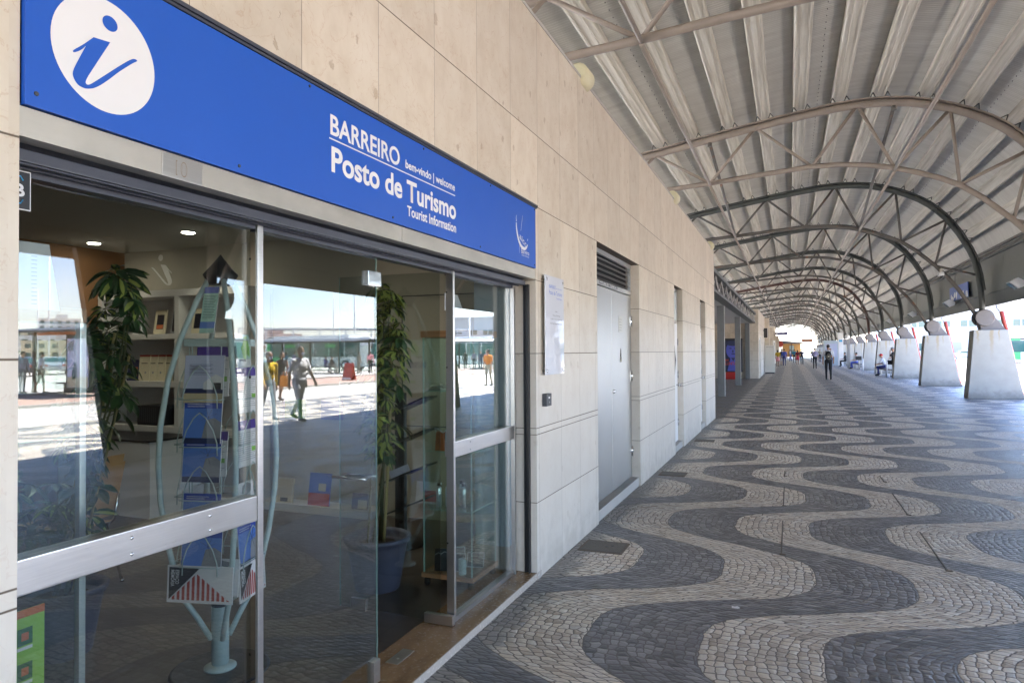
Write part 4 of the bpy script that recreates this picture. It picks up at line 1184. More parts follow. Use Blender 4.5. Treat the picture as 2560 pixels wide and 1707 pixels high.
leaflet(A0, 1.685, 0.075, 0.23, 'tall', 'narrow mint and blue leaflet under the rack cap', dist=0.12, tilt=-0.22)
leaflet(A0, 1.355, 0.20, 0.225, 'house', 'pale purple leaflet with a white building on the rack front')
leaflet(A0, 1.165, 0.19, 0.20, 'mill', 'upper blue windmill leaflet on the rack front', dist=0.16)
leaflet(A0, 0.985, 0.19, 0.20, 'mill', 'middle blue windmill leaflet on the rack front', dist=0.165)
leaflet(A0, 0.755, 0.19, 0.175, 'mill', 'lowest blue windmill leaflet just above the window rail', dist=0.165)
leaflet(A0, 0.425, 0.33, 0.17, 'stripes', 'ESPAÇO MEMÓRIA leaflet with red stripes at the foot of the rack', dist=0.175, tilt=-0.05)
A1 = RAZ - PI / 2
leaflet(A0, 1.385, 0.17, 0.235, 'text', 'white sheet peeking out right behind the white building leaflet', dist=0.135, off=0.035)
leaflet(A0, 1.20, 0.16, 0.21, 'white', 'white sheet peeking out behind the upper windmill leaflet', dist=0.14, off=-0.03)
leaflet(A0, 1.01, 0.17, 0.21, 'text', 'printed sheet peeking out behind the middle windmill leaflet', dist=0.145, off=0.03)
leaflet(A0, 0.56, 0.20, 0.20, 'mill', 'blue windmill leaflet below the window rail', dist=0.165)
leaflet(A0, 0.455, 0.28, 0.17, 'white', 'white sheet standing behind the red striped leaflet', dist=0.155, off=0.04)
leaflet(A1, 1.34, 0.17, 0.22, 'green', 'upper green map leaflet on the left side of the rack')
leaflet(A1, 1.13, 0.17, 0.20, 'white', 'upper white leaflet with a grey drawing on the left side')
leaflet(A1, 0.93, 0.17, 0.20, 'green', 'lower green map leaflet on the left side of the rack', dist=0.165)
leaflet(A1, 0.74, 0.17, 0.19, 'white', 'lower white leaflet with a grey drawing on the left side', dist=0.165)
leaflet(A1, 0.41, 0.24, 0.165, 'stripes', 'striped leaflet at the left foot of the rack', dist=0.175, tilt=-0.05)
A2 = RAZ + PI / 2
leaflet(A2, 1.30, 0.19, 0.22, 'text', 'upper white leaflet with purple band on the right side')
leaflet(A2, 1.04, 0.19, 0.22, 'text', 'lower white leaflet with purple band on the right side')
leaflet(A2, 1.52, 0.12, 0.16, 'green', 'small green map leaflet high on the right side', dist=0.13)
leaflet(A2, 0.56, 0.18, 0.20, 'mill', 'blue windmill leaflet low on the right side', dist=0.16)
leaflet(A1, 0.56, 0.17, 0.20, 'green', 'green map leaflet below the window rail on the left side', dist=0.16)
leaflet(A2, 0.76, 0.14, 0.20, 'white', 'plain white leaflet low on the right side of the rack')
leaflet(A2, 0.41, 0.24, 0.165, 'stripes', 'striped leaflet at the right foot of the rack', dist=0.175, tilt=-0.05)

# ---- plants
t = NT('leaf_green'); P_ = t.obj()[0]; nn_ = t.noise(P_, 9, 3)
t.base(t.ramp(nn_, [(0.3, (0.018, 0.055, 0.022)), (0.7, (0.045, 0.115, 0.03))])); t.rough(0.3); M['leaf'] = t.m
t = NT('leaf_yellow'); t.base((0.36, 0.42, 0.10, 1)); t.rough(0.32); M['leafy'] = t.m
M['stem'] = plain('plant_stem', (0.10, 0.11, 0.04), 0.6); M['cane'] = plain('bamboo_cane', (0.36, 0.29, 0.12), 0.5)
def leaf_umbrella(b, p, axis, n, L, rnd, varieg):
    axis = Vector(axis).normalized(); u = axis.orthogonal().normalized(); v = axis.cross(u)
    a0 = rnd.random() * 6.28; rw = rnd.uniform(.19, .27)
    for i in range(n):
        a = a0 + 2 * PI * i / n + rnd.uniform(-.15, .15)
        d = (u * math.cos(a) + v * math.sin(a)); l = L * rnd.uniform(.75, 1.15)
        dr = d * 0.9 + axis * rnd.uniform(-.15, .25) + Vector((0, 0, -0.45)); dr.normalize()
        s = dr.cross(axis).normalized(); nrm = s.cross(dr)
        q0 = p + dr * l * .22
        pts = []
        for t_, w_, sag in ((0, .03, 0), (.25, .75, .02), (.55, 1.0, .0), (.8, .7, -.06), (1, .06, -.14)):
            c = q0 + dr * (l * t_) + Vector((0, 0, l * sag)); ww = l * rw * w_
            pts.append((c - s * ww + nrm * ww * .25, c - s * ww * .42, c + s * ww * .42, c + s * ww + nrm * ww * .25))
        n0 = len(b.v)
        for r4 in pts: b.v += [tuple(q) for q in r4]
        for j in range(4):
            for k in range(3):
                b.cur = 1 if (k == 1 and varieg and rnd.random() < .95) or (varieg == 2 and rnd.random() < .5) else 0
                a_ = n0 + j * 4 + k; b.quadf([a_, a_ + 1, a_ + 5, a_ + 4])
        b.cur = 2; b.tube(p, q0, 0.0013, seg=4, cap=False); b.cur = 0
def plant(loc, label, z0, z1, rad, ncl, seed, L, lean=(0, 0), pot_r=0.215, pot_h=0.34, low=None, va=(0, 0, 1, 1, 2), upr=0.5):
    rnd = random.Random(seed)
    o = empty('potted_plant', loc, label, 'plant')
    b = MB(); b.lathe([(pot_r * .66, 0), (pot_r * .68, 0.01), (pot_r * .9, pot_h - .06), (pot_r * .92, pot_h - .035), (pot_r * 1.0, pot_h - .03), (pot_r * 1.03, pot_h), (pot_r * .95, pot_h + .008), (pot_r * .88, pot_h - .02), (pot_r * .86, pot_h - .05)], (0, 0, 0), 36); b.build('pot', M['pot'], o)
    b = MB(); b.lathe([(pot_r * .87, pot_h - .06), (pot_r * .5, pot_h - .045), (0.01, pot_h - .04)], (0, 0, 0), 24); b.build('soil', M['soil'], o)
    for i in range(3):
        a = rnd.uniform(0, 6.28); r = rnd.uniform(.02, .08)
        b = MB(); x, y = r * math.cos(a), r * math.sin(a); h = z0 + (z1 - z0) * rnd.uniform(.35, .7)
        b.path([(x, y, pot_h - .05), (x + .01 + lean[0] * .5, y + lean[1] * .5, (h + pot_h) / 2), (x - .01 + lean[0], y + lean[1], h)], 0.007, 7)
        b.build('cane', M['cane'], o)
    b = MB(); b.mis = 0
    fb = MB()
    stems = []
    for i in range(5):
        a = rnd.uniform(0, 6.28); r = rad * rnd.uniform(.05, .45)
        top = (lean[0] + r * math.cos(a), lean[1] + r * math.sin(a), z0 + (z1 - z0) * rnd.uniform(.6, .97))
        P4 = [(0.03 * math.cos(a), 0.03 * math.sin(a), pot_h - .04), (lean[0] * .4 + .02, lean[1] * .4, (pot_h + top[2]) * .4), (top[0] * .8, top[1] * .8, top[2] * .75), top]
        fb.cur = 2; fb.path(P4, [.008, .007, .005, .003], 6); stems.append(P4)
    fb.cur = 0
    for i in range(ncl):
        t_ = (i + rnd.random()) / ncl
        z = z0 + (z1 - z0) * t_
        rr_ = rad * (0.35 + 0.75 * math.sin(PI * min(1, max(0.08, t_ * .86 + .1)))) * rnd.uniform(.35, 1.0)
        a = rnd.uniform(0, 6.28)
        c = Vector((lean[0] * (0.3 + .7 * t_) + rr_ * math.cos(a), lean[1] * (.3 + .7 * t_) + rr_ * math.sin(a), z))
        ax = Vector((math.cos(a) * rnd.uniform(.3, 1.0), math.sin(a) * rnd.uniform(.3, 1.0), rnd.uniform(upr, upr + .5)))
        st_ = Vector((lean[0] * t_, lean[1] * t_, z - rnd.uniform(.04, .12)))
        fb.cur = 2; fb.tube(st_, c, .002, seg=4, cap=False); fb.cur = 0
        leaf_umbrella(fb, c, ax, rnd.choice((6, 7, 7, 8)), L * rnd.uniform(.55, 1.2), rnd, rnd.choice(va))
    if low:
        for i in range(low[3]):
            c = Vector((low[0] + rnd.uniform(-.22, .22), low[1] + rnd.uniform(-.18, .18), low[2] + rnd.uniform(-.16, .16)))
            fb.cur = 2; fb.tube((0, 0, low[2] - .05), c, .002, seg=4, cap=False); fb.cur = 0
            leaf_umbrella(fb, c, (rnd.uniform(-1, 1), rnd.uniform(-1, 1), 1), 7, L, rnd, rnd.choice((0, 0, 0, 1)))
    fb.build('foliage', [M['leaf'], M['leafy'], M['stem']], o, fix=False)
    return o
plant((-0.89, 3.86, 0.04), 'variegated plant in a grey-blue pot behind the open doorway', .86, 2.0, .14, 58, 5, .105, (.06, .02), va=(0, 1, 2, 2), upr=.9)
plant((-1.88, 2.42, 0.04), 'large variegated plant behind the left window in front of the desk', .95, 2.0, .16, 52, 11, .115, (.28, .12), low=(-.12, .0, .72, 20), va=(0, 0, 0, 1))

# ---- glass cabinets
def cabinet(loc, w_, d_, label):
    o = empty('display_cabinet', loc, label, 'cabinet')
    b = MB(); b.box((0, 0, .055), (w_, d_, .085), .003); b.build('base_board', M['wood'], o)
    b = MB(); b.box((0, 0, 1.645), (w_, d_, 1.69), .003); b.build('top_board', M['wood'], o)
    b = MB()
    for x, y in ((.03, .03), (w_ - .03, .03), (w_ - .03, d_ - .03), (.03, d_ - .03)):
        b.lathe([(.012, 0), (.022, .008), (.022, .035), (.012, .055)], (x, y, .001), 12)
    b.build('caster', M['rubber'], o)
    for x0, y0, x1, y1 in ((.012, .012, .016, d_ - .012), (w_ - .016, .012, w_ - .012, d_ - .012), (.017, .012, w_ - .017, .016), (.017, d_ - .016, w_ - .017, d_ - .012)):
        b = MB(); b.box((x0, y0, .086), (x1, y1, 1.644)); b.build('glass_side', M['cab_glass'], o)
    b = MB()
    for x, y in ((.010, .010), (w_ - .018, .010), (w_ - .018, d_ - .018), (.010, d_ - .018)): b.box((x, y, .086), (x + .003, y + .008, 1.644)); b.box((x + .005, y, .086), (x + .008, y + .008, 1.644))
    b.build('corner_strip', M['edge'], o)
    for z in (.50, .885, 1.285):
        b = MB(); b.box((.02, .02, z), (w_ - .02, d_ - .02, z + .006)); g = b.build('glass_shelf', M['cab_glass'], o)
        k = MB(); k.box((.02, .0185, z), (w_ - .02, .0198, z + .006)); k.box((w_ - .0198, .02, z), (w_ - .0185, d_ - .02, z + .006)); k.build('shelf_edge', M['edge'], g)
    b = MB(); b.box((w_ * .55, .01, 1.60), (w_ * .62, .03, 1.643)); b.build('lock', M['chrome'], o)
    return o
cabinet((-.64, 4.0, .041), .38, .41, 'glass display cabinet with beech top and base behind the right window')
c2 = cabinet((-.82, 1.10, .041), .40, .40, 'glass display cabinet with beech top at the left edge of the window')
b = MB(); b.box((.378, .378, .086), (.40, .40, 1.644), .004); b.build('corner_post', plain('aluminium_post', (.52, .58, .58), .3, metal=.6), c2)
# things in the right cabinet
def bottle(x, y, label):
    o = empty('water_bottle', (x, y, .5475), label, 'bottle', 'aluminium water bottles on the cabinet shelf')
    b = MB(); b.lathe([(.016, 0), (.019, .004), (.019, .115), (.016, .13), (.009, .138), (.009, .143)], (0, 0, 0), 18); b.build('body', M['alu'], o)
    b = MB(); b.lathe([(.011, .143), (.011, .158), (.006, .163)], (0, 0, 0), 14); b.build('cap', M['black'], o)
    b = MB(); b.path([(.0, 0, .163), (.008, 0, .180), (.020, 0, .172), (.026, 0, .140), (.020, 0, .135), (.012, 0, .158)], .0018, 6); b.build('carabiner', M['chrome'], o)
    return o
M['alu'] = brushed('bottle_aluminium', (.72, .76, .80), .3, (1, 1, 12), .05, .08)
for (x, y), l_ in zip(((-.555, 4.09), (-.50, 4.12), (-.44, 4.20), (-.385, 4.12)), ('leftmost of the aluminium bottles on the cabinet shelf', 'second aluminium bottle from the left on the cabinet shelf', 'aluminium bottle standing behind the others on the cabinet shelf', 'rightmost aluminium bottle with carabiner on the cabinet shelf')): bottle(x, y, l_)
b = MB()
for i in range(3):
    pts = [(-.60 + i * .045 + .018 * math.cos(a), 4.06, 1.352 + .012 * math.sin(a * 2) + .004 * i) for a in [j * PI / 6 for j in range(12)]]
    b.path([(-.61 + i * .05, 4.04, 1.338), (-.60 + i * .05, 4.10, 1.338), (-.57 + i * .05, 4.12, 1.355), (-.58 + i * .05, 4.08, 1.365), (-.60 + i * .05, 4.05, 1.352)], [.007, .012, .012, .011, .006], 8)
tag(b.build('folded_cloth', dyn('linen_cloth', (.50, .47, .40), .9)), 'rolled linen cloths on the top cabinet shelf', 'cloth')
og = empty('orange_bag', (-.55, 4.05, .9325), 'small orange bag with corded handles on the middle cabinet shelf', 'bag')
b = MB(); b.prism([(-.01, 0, 0), (.06, 0, 0), (.05, 0, .12), (0.0, 0, .125)], (0, .05, 0)); b.build('bag_body', M['lf_orange'], og)
b = MB(); b.path([(.0, 0, .12), (-.01, -.005, .15), (.02, -.005, .142), (.05, 0, .118)], .003, 6); b.path([(.05, .01, .12), (.075, .0, .14), (.07, 0, .06), (.085, 0, .03)], .004, 6); b.build('cord', M['paleblue'], og)
o = oriented('black_booklet', (-.53, 4.07, .1265), D2R(-75), -.12, 'black booklet standing on the cabinet base', 'booklet')
b = MB(); b.box((-.045, 0, 0), (.045, .008, .145)); b.build('cover', M['lf_black'], o)
b = MB(); b.path([(-.04, -.001, .105), (-.02, -.001, .118), (0, -.001, .11), (.02, -.001, .125), (.04, -.001, .122)], .0015, 4); b.build('drawing', M['lf_white'], o)
b = MB(); b.lathe([(.024, 0), (.026, .005), (.026, .10), (.023, .10), (.022, .01)], (-.365, 4.06, .1265), 20); tag(b.build('white_mug', M['white']), 'white cylindrical mug on the cabinet base', 'mug')
for i, (x, y, az, ti, w_, h_, l_) in enumerate(((-.40, 4.10, -80, -.1, .075, .12, 'upright framed photo behind the mug in the cabinet'), (-.46, 4.20, -60, -.25, .09, .13, 'photo leaning at the back of the cabinet base'), (-.35, 4.22, -75, -.5, .12, .10, 'wide photo leaning low in the cabinet'))):
    o = oriented('photo_print', (x, y, .1265), D2R(az), ti, l_, 'photo', 'photos in the cabinet')
    b = MB(); b.box((-w_ / 2, 0, 0), (w_ / 2, .003, h_)); b.build('border', M['lf_white'], o)
    k = MB(); flat(k, -w_ / 2 + .006, w_ / 2 - .006, .006, h_ - .006, -.001); k.build('picture', dyn('bw_photo', (.10, .10, .10), .3, var=.9, scale=60), o, fix=False)

# ---- shelves at the back
un = empty('shelf_unit', (0, 0, 0), 'white shelf unit against the back wall of the shop', 'shelves')
b = MB()
b.box((-5.42, 5.25, 2.19), (-3.30, 5.598, 2.26)); b.box((-5.42, 5.25, 1.745), (-3.30, 5.598, 1.80)); b.box((-5.42, 5.25, 1.24), (-3.30, 5.598, 1.30)); b.box((-5.42, 5.25, .77), (-3.30, 5.598, .83)); b.box((-5.42, 5.25, .041), (-3.30, 5.598, .12))
b.build('shelf_boards', M['offwhite'], un)
b = MB()
for x in (-5.42, -4.28, -3.36):
    for z0, z1 in ((.121, .769), (.831, 1.239), (1.301, 1.744), (1.801, 2.189)): b.box((x, 5.252, z0), (x + .06, 5.598, z1))
b.build('uprights', M['offwhite'], un)
b = MB(); b.box((-5.42, 5.56, .04), (-3.3, 5.597, 2.2)); b.build('back_panel', dyn('shelf_back', (.45, .45, .46), .7), un)
b = MB(); b.box((-3.29, 5.38, .041), (-1.95, 5.595, .115)); tag(b.build('low_plinth', M['offwhite']), 'low white plinth along the foot of the back wall', 'plinth')
def standcard(name, x, y, z, w_, h_, mats, label, cat, group=None, tilt=-.15, az=-90):
    o = oriented(name, (x, y, z), D2R(az), tilt, label, cat, group)
    b = MB(); b.box((-w_ / 2, 0, 0), (w_ / 2, .012, h_)); b.build('cover', mats[0], o)
    for i, (mt, x0, x1, z0, z1) in enumerate(mats[1:]):
        k = MB(); flat(k, x0 * w_, x1 * w_, z0 * h_, z1 * h_, -.001 - .0005 * i); k.build('cover_picture' if i == 0 else 'cover_print', mt, o, fix=False)
    return o
standcard('book', -4.90, 5.32, 1.801, .14, .25, [M['lf_white'], (M['lf_grey'], -.4, .3, .1, .8)], 'grey and white book on the top shelf beside the plant', 'book', 'books on the shelves')
standcard('book', -4.58, 5.32, 1.801, .17, .26, [M['lf_cream'], (M['lf_black'], -.3, .3, .2, .8), (M['lf_orange'], -.28, .28, .22, .38)], 'cream book with dark square picture on the top shelf', 'book', 'books on the shelves')
standcard('book', -4.36, 5.32, 1.801, .10, .25, [M['lf_grey'], (M['lf_black'], -.4, .4, .1, .9)], 'dark narrow book beside the shelf divider', 'book', 'books on the shelves')
standcard('book', -4.05, 5.32, 1.801, .15, .26, [M['lf_cream'], (M['lf_black'], -.3, .3, .2, .8)], 'second cream book, just right of the shelf divider', 'book', 'books on the shelves')
standcard('book', -4.95, 5.31, 1.301, .19, .23, [M['lf_navy'], (M['lf_orange'], -.2, .25, .2, .65)], 'dark book with an orange wedge on the middle shelf', 'book', 'books on the shelves')
for i in range(4):
    o = standcard('certificate', -4.78 + i * .105, 5.30 + .006 * i, 1.301, .16, .28, [M['lf_cream'], (M['lf_red'], -.5, .5, .93, 1.0), (M['lf_black'], -.3, .3, .66, .69)], ('leftmost', 'second', 'third', 'rightmost')[i] + ' of the four cream red-topped booklets on the middle shelf', 'booklet', 'cream booklets on the middle shelf', tilt=-.08)
    k = MB(); k.lathe([(.012, 0), (.012, .001)], (0.02, -.003, .09), 14, 'y'); k.build('crest', M['lf_grey'], o)
pr = empty('printer', (-4.66, 5.28, .831), 'black box-shaped printer on the lower shelf', 'printer')
b = MB(); b.box((-.19, 0, 0), (.17, .26, .21), .01); b.build('case', M['black'], pr)
b = MB()
for i in range(9): b.box((-.16 + i * .03, -.004, .03), (-.15 + i * .03, -.0005, .19))
b.build('grille', M['darkgrey'], pr)
standcard('book', -3.0, 5.42, .1155, .20, .24, [M['lf_cream'], (M['lf_sand'], -.42, .42, .05, .95), (M['lf_black'], -.25, .2, .05, .2)], 'cream book with sketched masts on the low plinth', 'book', 'books on the low plinth')
standcard('book', -2.59, 5.42, .1155, .25, .31, [M['lf_blue'], (M['lf_red'], -.5, .5, 0, .38), (M['lf_sand'], -.05, .3, .45, .68)], 'blue book with a funfair picture on the low plinth', 'book', 'books on the low plinth')
standcard('book', -2.12, 5.42, .1155, .17, .15, [M['lf_navy'], (M['lf_cream'], -.1, .5, .05, .6)], 'small dark book at the right end of the low plinth', 'book', 'books on the low plinth')
for x, z, c_ in ((-3.0, .93, 'lf_green'), (-2.55, .93, 'lf_purple')):
    o = standcard('wall_print', x, 5.585, z, .26, .19, [M[c_]], ('green' if c_ == 'lf_green' else 'purple') + ' print hanging on the back wall seen through the fixed glass', 'print', tilt=0)
o = standcard('stripe_print', -1.47, 5.57, .19, .26, .20, [M['lf_white'], (M['lf_red'], -.2, .4, .1, .6)], 'white print with red stripes leaning on the back wall', 'print')
# mirrored i on the far wall glass
gi = empty('wall_symbol', (0, 0, 0), 'pale mirrored letter i on the back wall', 'symbol')
b = MB(); mm_ = lambda y, z: (-4.86 - (y - 1.237) * 1.75, 5.594, 2.50 + (z - 2.345) * 1.65)
b.poly([mm_(y, z) for y, z in IP]); o = b.build('letter_stem', dyn('pale_vinyl', (.85, .84, .80), .6), gi, fix=False)
bm = bmesh.new(); bm.from_mesh(o.data); bmesh.ops.triangulate(bm, faces=bm.faces); bm.to_mesh(o.data); bm.free()
b = MB(); b.poly([(-4.875 + .036 * math.cos(a * PI / 12), 5.594, 2.665 + .036 * math.sin(a * PI / 12)) for a in range(24)]); b.build('letter_dot', M['pale_vinyl'], gi, fix=False)

# ---- desk, chair, bottle, stand
dk = empty('reception_desk', (0, 0, 0), 'white desk with a black top at the back of the shop', 'desk')
b = MB(); b.box((-5.2, 4.67, .041), (-3.93, 5.15, .755)); b.build('desk_body', M['white'], dk)
b = MB(); b.box((-5.22, 4.65, .7555), (-3.91, 5.17, .775), .003); b.build('desk_top', M['black'], dk)
ch = empty('plywood_chair', (-2.78, 3.12, .041), 'plywood chair on chrome legs behind the left window', 'chair', rz=D2R(8))
b = MB()
n0 = 0
sh = []
for i in range(9):
    t_ = i / 8; x = -.30 + .42 * t_; z = .40 - .015 * math.sin(PI * t_) + (.02 if i == 0 else 0)
    sh.append((x, z))
b = MB()
for (xa, za), (xb, zb) in zip(sh, sh[1:]): b.prism([(xa, -.19, za), (xb, -.19, zb), (xb, -.19, zb + .011), (xa, -.19, za + .011)], (0, .38, 0))
b.build('seat', M['plywood'], ch)
b = MB(); bp = []
for i in range(9):
    t_ = i / 8; bp.append((.14 + .10 * t_, .45 + .42 * t_))
for i in range(8):
    (xa, za), (xb, zb) = bp[i], bp[i + 1]; wd = .19 - (.02 if i in (0, 7) else 0)
    b.prism([(xa, -wd, za), (xb, -wd, zb), (xb + .010, -wd, zb), (xa + .010, -wd, za)], (0, 2 * wd, 0))
b.build('backrest', M['plywood'], ch)
b = MB(); b.box((.205, -.135, .80), (.2165, -.07, .83)); b.build('inventory_tag', M['white'], ch)
for s_ in (-1, 1):
    b = MB(); b.path([(-.30, s_ * .17, .0), (-.27, s_ * .17, .36), (-.24, s_ * .17, .385), (.12, s_ * .17, .385), (.16, s_ * .17, .42), (.20, s_ * .17, .60)], .009, 8); b.build('leg', M['chrome'], ch)
    b = MB(); b.path([(.10, s_ * .17, .385), (.22, s_ * .18, .0)], .009, 8); b.lathe([(.013, 0), (.013, .02)], (.22, s_ * .18, 0), 8); b.build('leg', M['chrome'], ch)
wb = empty('glass_bottle', (-2.0, 2.58, .041), 'clear bottle standing on the floor near the large plant', 'bottle')
b = MB(); b.lathe([(.04, 0), (.045, .01), (.045, .16), (.02, .21), (.015, .26)], (0, 0, 0), 18); b.build('body', M['cab_glass'], wb)
b = MB(); b.lathe([(.017, .26), (.017, .28)], (0, 0, 0), 12); b.build('cap', M['white'], wb)
b = MB(); b.lathe([(.0456, .06), (.0456, .12)], (0, 0, 0), 18); b.build('label_band', M['lf_white'], wb)
bs_ = empty('magazine_stand', (-1.28, 4.75, .041), 'black magazine stand with slanted trays behind the potted plant', 'magazine stand')
b = MB(); b.box((-.04, .02, .03), (.04, .07, 1.22)); b.build('column', M['black'], bs_)
b = MB(); b.lathe([(.20, 0), (.20, .02), (.10, .04)], (0, .04, 0), 24); b.build('foot', M['black'], bs_)
for z in (.32, .58, .86, 1.12):
    b = MB(); b.prism([(-.17, -.02, z - .11), (.24, -.02, z + .06), (.24, -.02, z + .075), (-.17, -.02, z - .095)], (0, .24, 0)); b.build('tray', M['black'], bs_)
    k = standcard('magazine', 0, 0, 0, .01, .01, [M['lf_grey']], None, None) if False else None
b = MB(); b.prism([(-.05, -.024, .535), (.12, -.024, .61), (.10, -.024, .66), (-.07, -.024, .59)], (0, .01, 0)); b.build('magazine_cover', M['lf_pale'], bs_)
# stickers and papers on the glass
o = empty('payment_sticker', (0, 0, 0), 'black and cyan cash machine sticker hanging in the top left window corner', 'sticker')
b = MB(); b.box((-.130, 1.052, 1.948), (-.127, 1.138, 2.047), .001); b.build('sticker_border', M['lf_white'], o)
b = MB(); b.box((-.1275, 1.055, 1.951), (-.1262, 1.135, 2.044)); b.build('sticker_face', M['lf_black'], o)
text('letters', 'MB', (-.1258, 1.062, 1.982), X1, Z1, .060, .030, M['lf_white'], o, bold=.03)
M['cyan'] = plain('cyan_vinyl', (.02, .32, .62), .4)
b = MB()
for z0, dz in ((2.022, .010), (1.974, -.010)):
    b.path([(-.1258, 1.068, z0), (-.1258, 1.071, z0 + dz), (-.1258, 1.112, z0 + dz), (-.1258, 1.118, z0)], .0016, 5)
b.build('cyan_arcs', M['cyan'], o)
pp = empty('price_list', (0, 0, 0), 'white printed sheet taped inside the left window', 'notice')
b = MB(); b.prism([(-.20, 1.055, 1.705), (-.20, 1.262, 1.705), (-.20, 1.232, 1.882), (-.20, 1.055, 1.882)], (.002, 0, 0)); b.build('sheet', M['lf_white'], pp)
b = MB()
for i in range(13):
    b.box((-.1979, 1.065, 1.845 - .0105 * i), (-.1975, 1.11 + .012 * ((i * 7) % 4), 1.8475 - .0105 * i)); b.box((-.1979, 1.185, 1.845 - .0105 * i), (-.1975, 1.20, 1.8475 - .0105 * i))
b.build('print_lines', M['lf_grey'], pp)
pp = empty('notice_sheet', (0, 0, 0), 'white printed sheet taped inside the right window', 'notice')
b = MB(); b.prism([(-.20, 3.512, 1.83), (-.20, 3.76, 1.83), (-.20, 3.675, 1.93), (-.20, 3.512, 1.93)], (.002, 0, 0)); b.build('sheet', M['lf_white'], pp)
b = MB()
for i in range(7): b.box((-.1979, 3.60, 1.915 - .011 * i), (-.1975, 3.66 + .006 * i, 1.9165 - .011 * i))
b.build('print_lines', M['lf_grey'], pp)
gp = empty('green_poster', (0, 0, 0), 'green poster with small icons behind the lower left pane', 'poster')
b = MB(); b.box((-.203, 1.055, .35), (-.20, 1.225, .925)); b.build('poster_sheet', dyn('poster_green', (.27, .52, .07), .4), gp)
b = MB(); b.box((-.1999, 1.055, .905), (-.199, 1.225, .925)); b.build('top_strip', M['lf_orange'], gp)
b = MB(); b2 = MB(); b3 = MB()
for y, z in ((1.09, .84), (1.175, .855), (1.09, .755), (1.175, .765)):
    b.box((-.1999, y - .019, z - .022), (-.1992, y + .019, z + .022), .0003); b2.box((-.1991, y - .009, z - .010), (-.1988, y + .009, z + .010)); b3.box((-.1999, y - .019, z - .034), (-.1993, y + .019, z - .026))
b.build('icon_tile', dyn('icon_green', (.03, .14, .06), .4), gp); b2.build('icon_mark', M['lf_orange'], gp); b3.build('icon_label', M['lf_white'], gp)
b = MB(); b.prism([(-.1999, 1.055, .45), (-.1999, 1.14, .40), (-.1999, 1.175, .60), (-.1999, 1.055, .58)], (.0006, 0, 0)); b.build('map_patch', M['lf_sky'], gp)
b = MB(); b.prism([(-.1999, 1.16, .66), (-.1999, 1.222, .655), (-.1999, 1.222, .71), (-.1999, 1.19, .705)], (.0006, 0, 0)); b.build('speech_bubble', M['lf_white'], gp)

